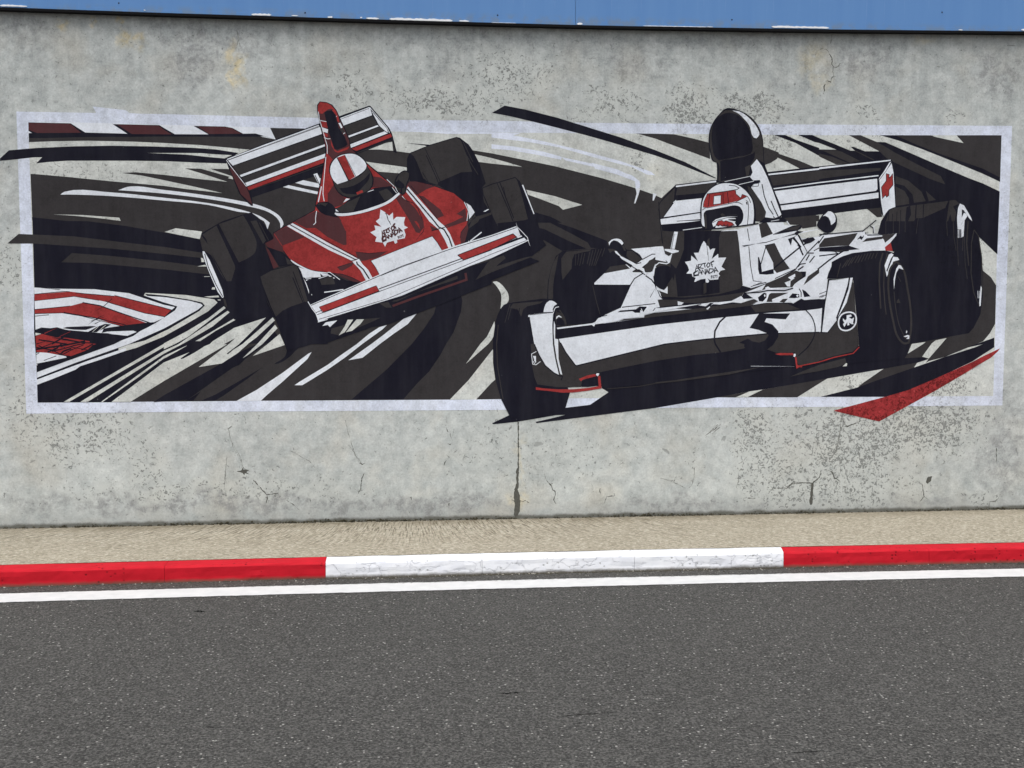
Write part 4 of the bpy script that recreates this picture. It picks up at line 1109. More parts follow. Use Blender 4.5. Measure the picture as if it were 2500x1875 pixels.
W: 3b 515,1290 832,1262 820,1400 825,1659 3c 830,0 860,200 910,415 850,385 730,290 650,150 578,0 3b 550,1500
K-14: 3c 578,0 640,145 725,290 850,395 920,430 960,435 940,490
W: 3b 842,1345 860,1400 858,1585 900,1595 3c 900,0 905,200 955,415 928,405 880,200 850,0 3b 838,1500
W-9: 3c 605,100 540,135 555,270 600,280 660,235
W: 3c 560,160 600,160 600,235 580,225
W-7c*: 3c 560,240 580,225 600,240 580,262
R: 3c 598,582 700,598 900,612 1100,610 1300,592 1480,562 1482,600 1300,630 1100,655 950,655 750,630 600,618
R: 3c 1435,430 1468,430 1485,600 1450,600
R: 3c 1180,470 1290,425 1400,402 1415,432 1230,480 1210,505
K: 3c 1225,500 1300,475 1430,440 1445,560 1300,580 1215,578
W: 3c 1408,415 1420,395 1455,395 1450,415 1435,435
R: 4c 1615,135 1680,120 1860,120 1865,150 1680,150
R: 4c 1882,170 1905,178 1920,285 1985,290 1980,315 1940,312 1905,335
W: 4c 1870,130 1895,132 1895,160 1880,175 1862,165
R-14: 4c 1930,300 2212,245 5c 0,240 200,180 460,125 540,40
K-9: 5c 0,225 200,165 450,108 535,25
@black_white_race_car/race_number
K-22: 4b 960,1275 870,1360 805,1480 795,1600 4c 810,0 880,110
K-14*: 4b 2030,1200 2110,1290 2155,1420 2150,1530 2090,1659 4c 2060,40 1930,158
K: 4b 1400,1245 1820,1245 1760,1325 1500,1310 1475,1360 1580,1395 1660,1485 1660,1560 1600,1659 4c 1580,25 1500,80 1200,60 4b 1200,1659 1130,1640 1250,1583 1300,1620 1400,1640 1480,1610 1530,1540 1510,1515 1400,1470 1272,1440 1320,1370
G: 4c 1150,0 1215,52 1180,58 1130,20
@black_white_race_car/end_plate
K: 5b 120,780 260,790 465,755 440,860 370,1110 240,1350 120,1510 20,1510 60,1200
W: 5b 138,800 240,795 400,765 385,850 300,1130 232,1310 235,1340 112,1498 38,1495 85,1100
K-14: 5b 405,770 390,860 340,1020 232,1310
W: 5b 420,765 455,762 430,880 370,1100 250,1300 320,1130 395,920
K-16: 4b 2212,1300
K*: 5b 250,1360 290,1260 390,1215 480,1240 512,1330 480,1420 380,1485 290,1470
W-20c*: 5b 260,1360 300,1265 400,1228 480,1255 500,1340 470,1420 380,1475 290,1455
W: 5b 320,1310 350,1340 370,1320 370,1270 430,1260 440,1285 400,1300 440,1320 470,1300 455,1380 480,1390 440,1390 400,1370 410,1400 380,1410 380,1360 340,1430 320,1390 340,1370 320,1340

'''
lev = np.zeros((560, 1300), np.int16)
coats = {}
for part, col, pts, nz in polys(MURAL):
    P = np.array(pts)
    r = scan_mask((P-[-20, 200])*.5, 560, 1300)
    L = 1
    if r:
        ya, xa, M = r; sub = lev[ya:ya+M.shape[0], xa:xa+M.shape[1]]; M = M[:sub.shape[0], :sub.shape[1]]
        if M.any(): L = int(sub[M].max())+1; sub[M] = L
    if part == 'border' and col == 'W': col = 'B'
    if part == 'streaks' and col == 'R': col = 'S'
    coats.setdefault(part, Coat()).add(pts, MC[col], .0008+.00012*L, nz)
print('paint levels', lev.max())
mural = empty('mural', (1.0, 0, .9))
tag(mural, 'wide wall mural of a red race car chasing a black and white one', 'mural')
def nm(s): return re.sub(r'_\d+$', '', s)
LBL = {'border': 'faded pale lilac painted border', 'streaks': None, 'kerb_stripes': None, 'red_race_car': 'painted red race car with white stripes leaning through the bend',
       'black_white_race_car': 'painted black and white race car number 5'}
RENAME = {'streaks': 'painted_track', 'border': 'painted_border', 'kerb_stripes': 'painted_kerb', 'red_race_car': 'red_race_car', 'black_white_race_car': 'black_and_white_race_car'}
roots = {}
for k in coats:
    if '/' not in k:
        roots[k] = coats[k].build(RENAME[k], mural)
        if LBL[k]: roots[k]['label'] = LBL[k]
for k in coats:
    if '/' in k:
        a, c = k.split('/'); o = coats[k].build(nm(c)); o.parent = roots[a]
for a in roots: pass

# ------------------------------------------------------------------ cracks and joints in the wall
CR = r'''
@joint
K: p 1264,1030 1267,1030 1267,1140 1266,1172 1266,1192 1264,1194 1269,1210 1270,1228 1269,1248 1263,1260 1257,1262 1254,1256 1255,1245 1257,1232 1254,1215 1256,1194 1261,1180 1260,1150 1264,1140 1264,1080
@crack
K-14: x1100_1150_300 1245,530 1300,550 1340,530 1410,570
K-14: x1100_1150_300 1150,540 1100,515
H-12: x1100_1150_300 1690,50 1715,150 1770,220
K-16: x1100_1150_300 1770,220 1820,270 1840,340 1880,360 1885,430 1850,520 1905,590
K-12: x1100_1150_300 1780,235 1835,225
@crack
H-4: x0_980_900 1370,160 1385,230 1440,330 1460,400 1500,420
K: x0_980_900 1420,420 1450,412 1455,398 1462,408 1495,412 1480,425 1500,440 1470,430 1465,445 1455,428
H-6: x0_980_900 1370,165 1390,150
@crack
K-5: x0_980_900 1520,470 1600,560 1670,550
K-9^: x0_980_900 1600,555 1605,580 1597,612
@crack
K-5^: x0_980_900 1715,590 1760,620 1800,655
@crack
H-4: x0_980_900 2070,110 2090,190 2130,320 2165,365
K-7^: x0_980_900 2155,368 2175,378 2190,370
K-8^: x0_980_900 2185,430 2172,460 2165,530
@crack
H-6: x0_980_900 1362,335 1352,430 1345,530
@crack
H-3: x0_980_900 1740,295 1860,360 1925,440
@crack
K-9^: x1600_980_900 995,412 985,455 945,490 850,488 780,510
K-7^: x1600_980_900 855,480 820,490 790,520 700,520
K: x1600_980_900 935,492 948,492 946,560 945,605 935,622 928,618 924,605 930,560
@crack
K-8^: x1600_980_900 1035,410 1060,425 1075,460 1110,480
@crack
H-14^: x1600_980_900 1045,350 1085,300 1105,200 1120,80
K-9^: x1600_980_900 1130,130 1150,150 1250,112
H-8: x1600_980_900 1120,60 1125,110 1145,150
@crack
K-7^: x1600_980_900 1570,490 1600,495 1608,540 1612,570 1580,612
K-6^: x1600_980_900 1612,570 1640,590
K: x1600_980_900 1630,455 1660,450 1655,475 1635,495 1622,485
@crack
K-6^: x1600_980_900 315,195 350,170 392,138
H-4: x1600_980_900 298,210 345,165 375,140
H-4: x1600_980_900 340,195 385,155
@crack
H-5: x1600_980_900 235,395 232,450 220,500 200,520
H-4: x1600_980_900 30,460 100,480 180,520
@crack
H-7^: x1600_980_900 500,430 498,480 485,520
H-5: x1600_980_900 555,580 600,582
@crack
K-6^: x1600_980_900 2046,280 2046,360
K-5^: x1600_980_900 2005,602 2040,598 2062,578
@crack
H-5: x1600_0_900 1062,195 1057,225 1053,262
K-5^: x1600_0_900 985,296 1005,292 1028,298 1040,312 1042,322
K-5: x1600_0_900 1042,322 1058,345 1062,368 1058,385 1068,402
H-6: x1600_0_900 1068,402 1064,430 1069,455 1056,475
K-6^: x1600_0_900 1069,455 1056,470 1052,492 1030,485 1018,490
H-5: x1600_0_900 1069,455 1085,458
K-5^: x1600_0_900 1067,402 1085,404 1100,396 1104,382 1122,376
K-9^: x1600_0_900 1022,500 1012,520 1016,540 1008,565
@crack
K-7^: x1200_840_400 1890,910 1900,950 1940,960 1945,990
H-6^: x1200_840_400 1940,960 1935,1080 1960,1110
K-9^: x1200_840_400 1720,1640 1770,1600 1810,1620
K-10^: x800_840_400 1600,1120 1620,1180 1650,1190
H-6: x800_840_400 1600,980 1612,1060 1600,1120
K-14^: x800_840_400 1620,1340 1650,1360 1680,1335
K-10^: x800_840_400 1610,1500 1640,1530 1580,1600 1570,1659
H-5: x800_840_400 1650,1200 1680,1300
H-4: x800_840_400 280,1360 350,1450 380,1520 440,1620
K-12^: x800_840_400 430,1595 450,1610 460,1630
@crack
H-5: x400_840_400 870,1150 900,1280 940,1410 1030,1550 1050,1659
K-9^: x400_840_400 850,1150 880,1140 910,1105
K-7^: x400_840_400 950,945 1010,945 1020,930
H-5: x400_840_400 1060,950 1100,1000 1110,1080
@crack
H-9^: x0_0_900 1418,175 1432,230 1418,290
H-6: x0_0_900 1425,200 1440,280
@crack
H-5^: x1600_0_900 2110,272 2190,275
H-6^: x1600_0_900 1540,500 1541,535
H-8^: x1600_0_900 1690,400 1730,405
@crack
H-5^: x1600_980_900 1690,330 1680,380
H-6^: x1600_980_900 1710,385 1750,350
H-3: x1600_980_900 1410,310 1460,365
@crack
K-8^: x700_1180_900 440,0 445,30 430,60
K-6^: x700_1180_900 975,120 970,150
K-6^: x700_1180_900 745,80 752,110
K-6^: x700_1180_900 1880,30 1880,70
H-6: x700_1180_900 1905,120 1920,80 1960,75
'''
cur = None; cl = []
for part, col, pts, nz in polys(CR): pass
blocks = CR.strip().split('@')[1:]
for bl in blocks:
    c = Coat()
    for part, col, pts, nz in polys('@' + bl):
        # ragged edges: subdivide and jitter
        P = np.array(pts); out = []
        for i in range(len(P)):
            a, bb = P[i], P[(i+1) % len(P)]; d = np.linalg.norm(bb-a); k = max(1, int(d/3.5))
            for s_ in range(k): out.append(a+(bb-a)*s_/k+(rng.uniform(-.9, .9, 2)*(1 if k > 1 else .5)))
        c.add(out, m_crack if col == 'K' else m_crack2, .0004+.0001*len(c.mi and c.mats), True)
    o = c.build(bl.split('\n')[0].strip()); o.parent = wall

# ------------------------------------------------------------------ blue panels above, with screws, seam, chips and black edge strip
m_blue, g, b = new_mat('blue_panel_paint'); P = g.pos()
st = g.noise(g.vm('MULTIPLY', P, (9, 1, .5)), 1.0, 5, .6)
col = g.mix(g.rng(st, .3, .7), (.088, .222, .49), (.105, .245, .51))
col = g.mix(g.rng(g.noise(g.vm('MULTIPLY', P, (60, 1, 3)), 1.0, 3), .62, .8, 0, .25), col, (.30, .42, .62))
zz = g.n('SeparateXYZ', {0: P}).outputs[2]
edge = g.math('MULTIPLY', g.rng(zz, 3.665, 3.62, 0, .5), g.rng(g.noise(P, 14, 4, .7), .45, .6))
col = g.mix(edge, col, (.17, .21, .24))
setb(g, b, Base_Color=col, Roughness=.42, Specular_IOR_Level=.4); bump(g, b, g.noise(P, 3, 2), .05, .01)
m_black, g, b = new_mat('black_rubber'); setb(g, b, Base_Color=g.mix(g.noise(g.pos(), 30, 4), (.004, .004, .005), (.010, .010, .011)), Roughness=.8, Specular_IOR_Level=.1)
m_chip, g, b = new_mat('white_filler'); setb(g, b, Base_Color=g.mix(g.noise(g.pos(), 50, 4), (.72, .74, .76), (.86, .87, .88)), Roughness=.8)
m_screw, g, b = new_mat('dark_screw'); setb(g, b, Base_Color=(.02, .025, .04), Metallic=.6, Roughness=.5)
YP = -.055
bx = [-3.2, -2.62, -1.5, -.17, 1.28, 2.0, 3.0, 4.6, 5.4]
bpx = [(-210, 9), (0, 17.5), (400, 31.5), (900, 47), (1405, 61), (1600, 65), (2000, 71.5), (2500, 76.5), (2760, 78)]
BZ = [(on_wall(x, y, YP)[0], on_wall(x, y, YP)[2]) for x, y in bpx]
def bz(x):
    xs = [q[0] for q in BZ]; zs = [q[1] for q in BZ]
    return float(np.interp(x, xs, zs))
seam = on_wall(1405, 30, YP)[0]
seams = [seam-7.32, seam-4.88-.02, seam, seam+4.88, seam+9.76]
panels = []
plabel = {0: 'blue wall panel beyond the left edge of the picture', 1: 'blue wall panel above the red race car, left of the thin seam', 2: 'blue wall panel above the black and white race car, right of the thin seam', 3: 'blue wall panel beyond the right edge of the picture'}
for i in range(4):
    x0, x1 = seams[i]+.0012, seams[i+1]-.0012
    if i == 1: x0 = seams[1]+.0012
    n = 24; vs = []; fs = []
    for k in range(n+1):
        x = x0+(x1-x0)*k/n; zb = bz(x)
        vs += [(x, YP, zb), (x, YP, 5.1), (x, YP+.04, zb), (x, YP+.04, 5.1)]
    for k in range(n):
        a = 4*k; fs += [(a, a+4, a+5, a+1), (a+2, a+3, a+7, a+6), (a, a+2, a+6, a+4), (a+1, a+5, a+7, a+3)]
    fs += [(0, 1, 3, 2), (4*n, 4*n+2, 4*n+3, 4*n+1)]
    if i in (0, 3): continue
    o = mesh_obj('blue_panel', vs, fs, m_blue); panels.append(o)
    tag(o, plabel[i], 'panel', 'blue panels along the top of the wall')
    # rails that carry the panel stand on the wall top
def pick(px): return panels[0] if px < 1405 else panels[1]
def disc(c, r, d, n=10):
    vs = [(c[0]+r*math.cos(2*math.pi*k/n), c[1], c[2]+r*math.sin(2*math.pi*k/n)) for k in range(n)]
    vs += [(c[0]+.7*r*math.cos(2*math.pi*k/n), c[1]-d, c[2]+.7*r*math.sin(2*math.pi*k/n)) for k in range(n)]
    fs = [(k, (k+1) % n, n+(k+1) % n, n+k) for k in range(n)]+[tuple(range(n, 2*n))]
    return vs, fs
for px, py in [(290, 7.5), (745, 31), (1215, 37), (1787, 48), (2300, 30)]:
    vs, fs = disc(on_wall(px, py, YP-.0005), .0055, .002); o = mesh_obj('screw', vs, fs, m_screw); o.parent = pick(px)
CHIPS = [(0, 66, 14.5, 3.2), (614, 662, 36, 3.5), (712, 728, 38.3, 2), (800, 812, 42, 3), (878, 884, 43, 2.5), (894, 925, 45, 3.3), (951, 1104, 48.5, 4.2), (1120, 1146, 51.5, 3.2), (1408, 1422, 58.5, 3.5),
         (1570, 1725, 64.5, 1.0), (1725, 1742, 65.6, 1.2), (1884, 2024, 66.8, 3.4), (2492, 2560, 73.5, 2.8), (350, 356, 25, 1.5), (1200, 1260, 55.8, .8), (2340, 2350, 73.3, 1.6)]
for k, (xa, xb, yc, h) in enumerate(CHIPS):
    n = max(4, int((xb-xa)/5)); top = []; bot = []
    sl = (yc+.5 if xb-xa > 60 else yc)
    for i in range(n+1):
        x = xa+(xb-xa)*i/n; e = min(1, min(i, n-i)/1.2+.25)
        yl = yc+(x-(xa+xb)/2)*(.03 if x < 1300 else .018)
        top.append((x+rng.uniform(-1, 1), yl-h*.75*e*(1+rng.uniform(-.35, .35)))); bot.append((x+rng.uniform(-1, 1), yl+h*.5*e*(1+rng.uniform(-.25, .25))))
    poly = top+bot[::-1]
    f3 = [on_wall(p[0], p[1], YP-.0035) for p in poly]; b3 = [on_wall(p[0], p[1], YP-.0001) for p in poly]
    m_ = len(poly); vs = [tuple(q) for q in f3]+[tuple(q) for q in b3]
    fs = [(i, i+1, 2*n+1-i-1, 2*n+1-i) for i in range(n)]+[(i, (i+1) % m_, m_+(i+1) % m_, m_+i) for i in range(m_)]
    o = mesh_obj('filler_smear', vs, fs, m_chip); o.parent = pick((xa+xb)/2)
# black strip under the panels
n = 60; vs = []; fs = []
for k in range(n+1):
    x = seams[1]+(seams[3]-seams[1])*k/n; zb = bz(x)-.001
    vs += [(x, YP-.006, zb), (x, YP-.006, zb-.0165), (x, -.002, zb-.0165), (x, -.002, zb)]
for k in range(n):
    a = 4*k; fs += [(a, a+1, a+5, a+4), (a+1, a+2, a+6, a+5), (a+2, a+3, a+7, a+6), (a+3, a, a+4, a+7)]
fs += [(0, 3, 2, 1), (4*n, 4*n+1, 4*n+2, 4*n+3)]
o = mesh_obj('black_edge_strip', vs, fs, m_black); tag(o, 'thin black rubber strip between blue panels and concrete wall', 'edge strip')

# ------------------------------------------------------------------ pavement, kerb, road
def bow(x):
    t = (x-.9)/3.1
    return -.028*t*t if abs(t) < 1.3 else -.028*(1.69+2.6*(abs(t)-1.3))
m_apron, g, b = new_mat('brushed_concrete'); P = g.pos()
sx = g.n('SeparateXYZ', {0: P})
# brush marks: fine ridges running from the wall, fanning and curving, fading towards the kerb
yy = g.math('MULTIPLY', sx.outputs[1], 1.0)
fan = g.noise(g.vm('MULTIPLY', P, (.55, .2, 0)), 1.0, 1, .5)
bend = g.math('MULTIPLY', g.math('MULTIPLY', yy, yy), g.rng(sx.outputs[0], -2.5, 3.2, .42, -.5))
bend = g.math('ADD', g.math('MULTIPLY', yy, g.rng(sx.outputs[0], -2.5, 3.2, -.5, .6)), bend)
bend = g.math('ADD', bend, g.math('MULTIPLY', g.math('SUBTRACT', fan, .5), .12))
bv = g.n('CombineXYZ', {0: g.math('ADD', sx.outputs[0], bend), 1: g.math('MULTIPLY', yy, .05), 2: 0.0}).outputs[0]
br = g.noise(g.vm('MULTIPLY', bv, (105, 105, 1)), 1.0, 2, .6, .05)
brm = g.math('MULTIPLY', g.rng(yy, -.95, -.25, 0.1, 1), g.rng(sx.outputs[0], 1.2, 3.2, 1.0, .4))
brm = g.math('MULTIPLY', brm, g.rng(g.noise(P, 2.4, 3), .3, .5, .5, 1))
gr = g.noise(g.vm('MULTIPLY', P, (38, 52, 1)), 1.0, 4, .7, .8)
mot = g.noise(P, 3.0, 5, .65)
col = g.mix(g.rng(mot, .3, .7), (.31, .28, .214), (.37, .336, .264))
col = g.mix(g.rng(gr, .50, .38, 0, .7), col, (.15, .13, .092))
col = g.mix(g.rng(gr, .53, .66, 0, .8), col, (.58, .54, .46))
col = g.mix(g.math('MULTIPLY', g.rng(br, .47, .385), g.math('MULTIPLY', brm, 1.0)), col, (.12, .105, .075))
col = g.mix(g.math('MULTIPLY', g.rng(br, .54, .66), g.math('MULTIPLY', brm, .5)), col, (.5, .47, .40))
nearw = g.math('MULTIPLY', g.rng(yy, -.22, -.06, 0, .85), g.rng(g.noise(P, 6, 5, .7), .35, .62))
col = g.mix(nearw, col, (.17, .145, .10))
edw = g.math('MULTIPLY', g.rng(g.math('ADD', yy, g.math('MULTIPLY', g.noise(P, 20, 3), .02)), -.05, -.02), .7)
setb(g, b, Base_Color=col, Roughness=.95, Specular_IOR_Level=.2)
hh = g.math('ADD', g.math('MULTIPLY', gr, .7), g.math('MULTIPLY', g.math('MULTIPLY', br, brm), 1.5))
bump(g, b, hh, .9, .008)
def apron(u, w):
    x = XL+(XR-XL)*u; y = -.002+w*(-1.103+bow(x))
    z = FLOORZ+.007*w+.0015*math.sin(x*3.1+w*4)*min(1, w*4)*(1-w)
    return (x, y, z)
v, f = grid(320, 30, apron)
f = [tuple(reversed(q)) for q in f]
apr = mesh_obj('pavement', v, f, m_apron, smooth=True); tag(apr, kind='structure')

def kerb_mat(name, c1, c2, chips, dirt, crackle):
    m, g, b = new_mat(name); P = g.pos()
    n1 = g.noise(P, 9, 4, .65)
    col = g.mix(g.rng(n1, .3, .7), c1, c2)
    zc = g.n('SeparateXYZ', {0: P}).outputs[2]
    pn = g.n('TexVoronoi', {'Vector': P, 'Scale': 42.0}, feature='F1')
    pick_ = g.rng(g.n('SeparateColor', {0: pn.outputs['Color']}).outputs[0], .74, .76)
    hole = g.math('MULTIPLY', g.rng(pn.outputs['Distance'], .30, .22), pick_)
    hole = g.math('MULTIPLY', hole, g.rng(g.noise(P, 3, 2), .42, .55))
    col = g.mix(g.math('MULTIPLY', hole, .75), col, chips)
    h = g.math('ADD', g.math('MULTIPLY', g.noise(P, 45, 4, .6), .25), g.math('MULTIPLY', hole, -1.0))
    if crackle:
        vz = g.n('TexVoronoi', {'Vector': g.vm('ADD', g.vm('MULTIPLY', P, (.55, 1, 1.1)), g.vm('MULTIPLY', g.n('TexNoise', {'Vector': P, 'Scale': 16.0, 'Detail': 4.0}).outputs['Color'], (.12, .12, .12))), 'Scale': 9.0}, feature='DISTANCE_TO_EDGE')
        ck = g.math('MULTIPLY', g.rng(vz.outputs['Distance'], .013, .003), g.rng(g.noise(P, 5, 2), .40, .5))
        ck = g.math('MULTIPLY', ck, g.rng(zc, .099, .092))
        col = g.mix(g.math('MULTIPLY', ck, .5), col, (.36, .38, .42))
        flk = g.rng(g.noise(g.vm('MULTIPLY', P, (9, 9, 30)), 1.0, 4, .7, 1.0), .60, .64)
        flk = g.math('MULTIPLY', flk, g.rng(zc, .098, .09))
        col = g.mix(g.math('MULTIPLY', flk, .35), col, (.44, .46, .52))
        h = g.math('ADD', h, g.math('MULTIPLY', ck, -1.2)); h = g.math('ADD', h, g.math('MULTIPLY', flk, -.6))
    dm = g.rng(g.math('ADD', zc, g.math('MULTIPLY', g.noise(P, 18, 4, .7), -.022)), .012, -.006, 0, dirt)
    col = g.mix(dm, col, (.09, .08, .06))
    setb(g, b, Base_Color=col, Roughness=.7, Specular_IOR_Level=.15); bump(g, b, h, .8, .004)
    return m
m_red = kerb_mat('red_kerb_paint', (.44, .0075, .017), (.53, .0095, .022), (.12, .003, .006), .75, False)
m_white = kerb_mat('white_kerb_paint', (.74, .755, .80), (.84, .85, .87), (.42, .43, .42), .9, True)

KZ = .1
ends = [-.43+.9533*k for k in range(-9, 12)]
kerb_mesh = {}
def kerb_stone(x0, x1, mat):
    n = 26; vs = []; fs = []
    prof = [(-.003, -.06), (-.003, .0), (0, .03), (.002, .06), (.004, .086), (.009, .094), (.016, .0985), (.08, .1), (.137, .1), (.141, .06), (.141, -.06)]
    m_ = len(prof)
    for k in range(n+1):
        t = k/n; x = x0+(x1-x0)*t+(.0009 if k == 0 else (-.0009 if k == n else 0))
        e = 0.0
        for j, (py, pz) in enumerate(prof):
            jy = .0022*vnoise(x*7, 3+j, 1)+.0012*vnoise(x*31, 9+j, 1); jz = .0014*vnoise(x*9, 33+j, 1) if 3 < j < 9 else 0
            if j == 8 or j == 9: jy = 0
            sh = .03*py/.14*max(0, 1-abs(x-2.43)/.3)
            vs.append((x+sh, -1.243+bow(x)+py+jy, pz+jz))
    for k in range(n):
        for j in range(m_-1):
            a = k*m_+j; fs.append((a, a+m_, a+m_+1, a+1))
    fs += [tuple(range(m_)), tuple(reversed(range(n*m_, n*m_+m_)))]
    return mesh_obj('kerb_stone', vs, fs, mat)
kroot = empty('kerb', (1.0, -1.2, 0)); tag(kroot, kind='structure')
for k in range(len(ends)-1):
    xm = (ends[k]+ends[k+1])/2
    white = ((k-9)//3) % 2 == 0
    o = kerb_stone(ends[k], ends[k+1], m_white if white else m_red)
    child(o, kroot)

m_road, g, b = new_mat('asphalt'); P = g.pos()
v1 = g.n('TexVoronoi', {'Vector': P, 'Scale': 68.0}, feature='F1')
cell = g.n('SeparateColor', {0: v1.outputs['Color']})
ag = g.noise(P, 88, 4, .75); big = g.noise(P, 1.1, 4, .6); med = g.noise(P, 28, 4, .7)
col = g.mix(g.rng(big, .35, .65), (.041, .040, .0375), (.049, .048, .045))
col = g.mix(g.rng(cell.outputs[0], .25, 1.0, 0, 1.0), col, (.105, .103, .096))
col = g.mix(g.rng(ag, .52, .38, 0, .9), col, (.015, .015, .015))
col = g.mix(g.rng(ag, .52, .66, 0, .85), col, (.155, .152, .144))
v2 = g.n('TexVoronoi', {'Vector': g.vm('ADD', P, (5, 5, 0)), 'Scale': 62.0}, feature='F1')
c2 = g.n('SeparateColor', {0: v2.outputs['Color']})
chip = g.math('MULTIPLY', g.rng(c2.outputs[1], .88, .90), g.rng(v2.outputs['Distance'], .36, .26))
chip = g.math('MULTIPLY', chip, g.rng(c2.outputs[2], 0, 1, .25, .95))
col = g.mix(chip, col, (.40, .39, .365))
col = g.mix(g.rng(med, .36, .24, 0, .6), col, (.03, .03, .028))
sy = g.n('SeparateXYZ', {0: P}).outputs[1]
grit = g.math('MULTIPLY', g.rng(sy, -1.38, -1.25, 0, .6), g.rng(g.noise(P, 9, 4, .7), .35, .6))
col = g.mix(grit, col, (.07, .062, .048))
setb(g, b, Base_Color=col, Roughness=.9, Specular_IOR_Level=.3)
hh = g.math('ADD', ag, g.math('MULTIPLY', v1.outputs['Distance'], -1.0)); hh = g.math('ADD', hh, g.math('MULTIPLY', chip, .4))
bump(g, b, hh, .9, .006)
v, f = grid(120, 60, lambda u, w: (-14+30*u, -1.18-14*w*w-.0*w, 0.0))
f = [tuple(reversed(q)) for q in f]
road = mesh_obj('road', v, f, m_road); tag(road, kind='structure')
m_gr, g, b = new_mat('far_ground'); P = g.pos()
setb(g, b, Base_Color=g.mix(g.noise(P, .3, 5), (.05, .05, .05), (.075, .073, .07)), Roughness=.95)
ground = mesh_obj('ground', [(-400, -400, -.02), (400, -400, -.02), (400, 400, -.02), (-400, 400, -.02)], [(0, 1, 2, 3)], m_gr); tag(ground, kind='structure')

m_line, g, b = new_mat('white_road_paint'); P = g.pos()
col = g.mix(g.rng(g.noise(P, 12, 4, .6), .3, .7), (.57, .575, .575), (.66, .66, .655))
wn = g.noise(g.vm('MULTIPLY', P, (.6, 1.3, 1)), 60, 5, .75)
yl = g.n('SeparateXYZ', {0: P}).outputs[1]
ew = g.math('MAXIMUM', g.rng(yl, -1.445, -1.425, 0, .17), 0.0)
col = g.mix(g.rng(g.math('ADD', wn, g.math('MULTIPLY', ew, -1.0)), .34, .30, 0, .7), col, (.22, .215, .20))
col = g.mix(g.rng(g.noise(P, 5, 4, .7), .62, .75, 0, .35), col, (.5, .49, .47))
setb(g, b, Base_Color=col, Roughness=.7, Specular_IOR_Level=.3); bump(g, b, g.noise(P, 130, 3, .7), .7, .003)
n = 1400; vs = []; fs = []
for k in range(n+1):
    x = -9+20*k/n; yb = bow(x)
    a_ = .0035*vnoise(x*22, 1)+.0022*vnoise(x*71, 2); c_ = .0035*vnoise(x*22, 5)+.0022*vnoise(x*71, 6)
    vs += [(x, -1.413+yb+a_, .004), (x, -1.607+yb+c_, .004)]
for k in range(n): fs.append((2*k, 2*k+1, 2*k+3, 2*k+2))
ln = mesh_obj('road_edge_line', vs, fs, m_line); tag(ln, kind='structure')

# ------------------------------------------------------------------ small loose matter
def blob_mesh(name, items, mats, lab, cat, kind='stuff'):
    vs = []; fs = []; mi = []
    base = [(1,0,0),(-1,0,0),(0,1,0),(0,-1,0),(0,0,1),(0,0,-1)]
    tri = [(0,2,4),(2,1,4),(1,3,4),(3,0,4),(2,0,5),(1,2,5),(3,1,5),(0,3,5)]
    for (x, y, z, sx_, sy_, sz_, k) in items:
        a = rng.uniform(0, 6.28); ca, sa = math.cos(a), math.sin(a); o0 = len(vs)
        for p in base:
            j = 1+rng.uniform(-.3, .3); px, py, pz = p[0]*sx_*j, p[1]*sy_*j, p[2]*sz_*j
            vs.append((x+px*ca-py*sa, y+px*sa+py*ca, z+pz))
        for t in tri: fs.append(tuple(o0+i for i in t)); mi.append(k)
    o = mesh_obj(name, vs, fs, mats, None, mi, True); tag(o, lab, cat, None, kind); return o
m_moss, g, b = new_mat('dark_moss'); setb(g, b, Base_Color=g.mix(g.noise(g.pos(), 40, 3), (.028, .026, .014), (.075, .066, .04)), Roughness=1.0)
m_crust, g, b = new_mat('pale_crust'); setb(g, b, Base_Color=(.27, .245, .185), Roughness=1.0)
items = []
for k in range(5200):
    x = rng.uniform(-6, 8); d = .5+.5*float(vnoise(x, 5, 1.7))+.3*float(vnoise(x, 8, 6))
    if rng.rand() > .25+.75*d: continue
    s_ = .003+.0055*rng.rand()*(.4+d)
    if rng.rand() < .6: items.append((x, -.004-abs(rng.normal(0, .006)), FLOORZ+.001+abs(rng.normal(0, .004+.005*d)), s_*1.7, s_, s_*.8, 0))
    else: items.append((x, -.016-abs(rng.normal(0, .007)), FLOORZ+.001, s_*1.6, s_, s_*.55, 1))
blob_mesh('moss', items, [m_moss, m_crust], 'dark moss and crumbled mortar along the foot of the wall', 'moss')
m_grit, g, b = new_mat('grit_dark'); setb(g, b, Base_Color=g.mix(g.noise(g.pos(), 50, 3), (.03, .028, .022), (.10, .09, .065)), Roughness=1.0)
m_grit2, g, b = new_mat('grit_light'); setb(g, b, Base_Color=(.36, .34, .30), Roughness=1.0)
items = []
for k in range(5000):
    x = rng.uniform(-5, 7); d = .5+.5*float(vnoise(x, 15, 1.3))
    if -.43 > x or x > 2.43:
        if rng.rand() > .35: continue
    s_ = .0025+.004*rng.rand()
    items.append((x, -1.246+bow(x)-abs(rng.normal(0, .012+.014*d)), .001, s_*1.5, s_, s_*.7, 0 if rng.rand() < .94 else 1))
blob_mesh('grit', items, [m_grit, m_grit2], 'dark grit gathered in the gutter under the kerb', 'grit')
items = []
for k in range(3600):
    x = rng.uniform(-4, 6); y = -1.65-rng.rand()**1.0*4.6
    s_ = .0022+.0030*rng.rand()**2
    items.append((x, y, .0005, s_*1.6, s_, s_*.5, 1 if rng.rand() < .6 else 0))
m_ag, g, b = new_mat('pale_aggregate'); setb(g, b, Base_Color=(.29, .283, .265), Roughness=.8)
m_ag2, g, b = new_mat('grey_aggregate'); setb(g, b, Base_Color=(.13, .13, .125), Roughness=.9)
blob_mesh('road_chippings', items, [m_ag2, m_ag], 'pale stone chippings set in the dark asphalt road', 'chippings')
m_gash, g, b = new_mat('dark_tar'); setb(g, b, Base_Color=(.010, .010, .010), Roughness=1.0, Specular_IOR_Level=.0)
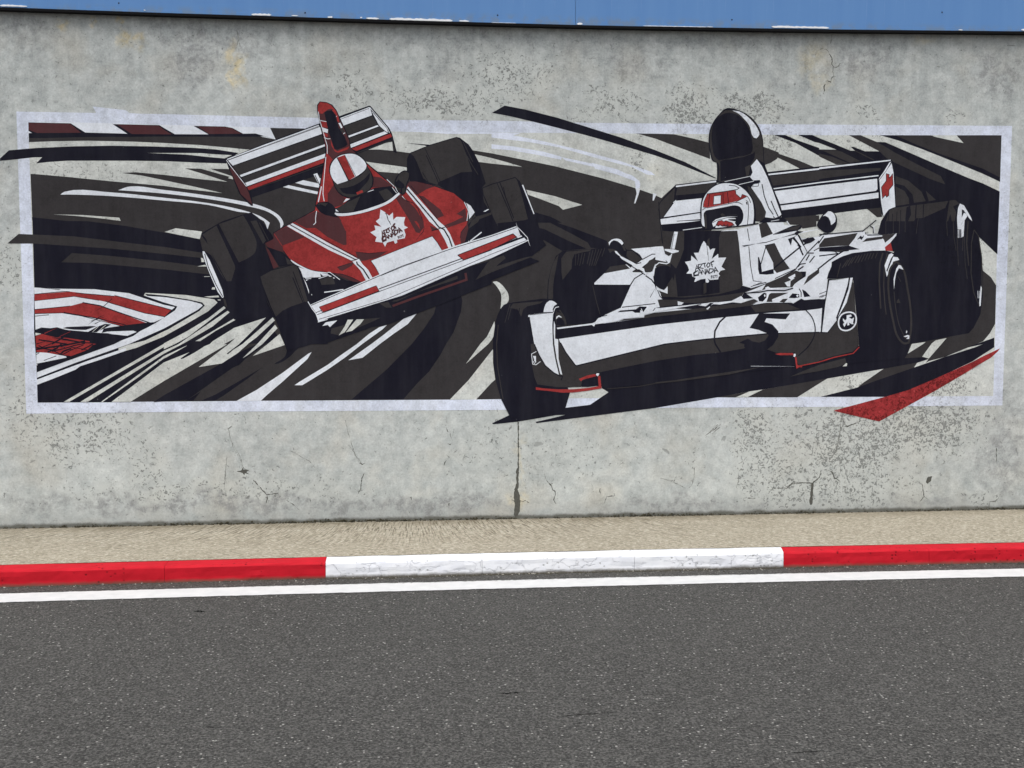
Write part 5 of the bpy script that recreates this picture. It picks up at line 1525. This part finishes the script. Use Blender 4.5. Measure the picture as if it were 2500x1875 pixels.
# dark gashes in the asphalt and leaves / stems in the gutter
for (pts, w) in [([(1222, 1693), (1245, 1692), (1272, 1691)], 5), ([(1372, 1748), (1420, 1744), (1500, 1739)], 3), ([(472, 1493), (486, 1492), (500, 1493)], 7), ([(2094, 1422), (2100, 1421)], 4), ([(1408, 1765), (1425, 1764)], 3), ([(1930, 1838), (1960, 1836), (2010, 1833)], 3), ([(498, 1775), (530, 1775)], 3)]:
    q_ = []
    for i in range(len(pts)-1):
        for t_ in range(9): q_.append((pts[i][0]+(pts[i+1][0]-pts[i][0])*t_/9+rng.uniform(-.8, .8), pts[i][1]+(pts[i+1][1]-pts[i][1])*t_/9+rng.uniform(-.5, .5)))
    q_.append(pts[-1]); h_ = len(q_); pts = q_
    L_ = [(p[0], p[1]-w*.4*rng.uniform(.15, 1)*min(1, min(i, h_-1-i)/3)) for i, p in enumerate(pts)]; R_ = [(p[0], p[1]+w*.4*rng.uniform(.15, 1)*min(1, min(i, h_-1-i)/3)) for i, p in enumerate(pts)]
    P3 = [on_z(p[0], p[1], .0012) for p in L_+R_[::-1]]
    o = mesh_obj('gash', P3, [(i, i+1, 2*h_-2-i, 2*h_-1-i) for i in range(h_-1)], m_gash); o.parent = road
def stem(p0, p1, sag, r=.0016):
    n = 8; vs = []; fs = []
    for k in range(n+1):
        t = k/n; c = [p0[i]+(p1[i]-p0[i])*t for i in range(3)]; c[2] += .004*math.sin(math.pi*t); c[1] -= sag*math.sin(math.pi*t)
        for a in range(5): vs.append((c[0], c[1]+r*math.cos(a*1.2566), c[2]+r*math.sin(a*1.2566)+r))
    for k in range(n):
        for a in range(5): fs.append((k*5+a, k*5+(a+1) % 5, (k+1)*5+(a+1) % 5, (k+1)*5+a))
    return vs, fs
m_straw, g, b = new_mat('dry_straw'); setb(g, b, Base_Color=(.42, .36, .22), Roughness=.9)
a_ = on_z(880, 1407, 0); c_ = on_z(907, 1404, 0)
vs, fs = stem(a_, c_, .006); o = mesh_obj('straw', vs, fs, m_straw, smooth=True); tag(o, 'dry straw stem lying in the gutter below the white kerb', 'straw')

# ------------------------------------------------------------------ origins
for k_ in list(bpy.data.objects):
    if '_w' in k_: del k_['_w']
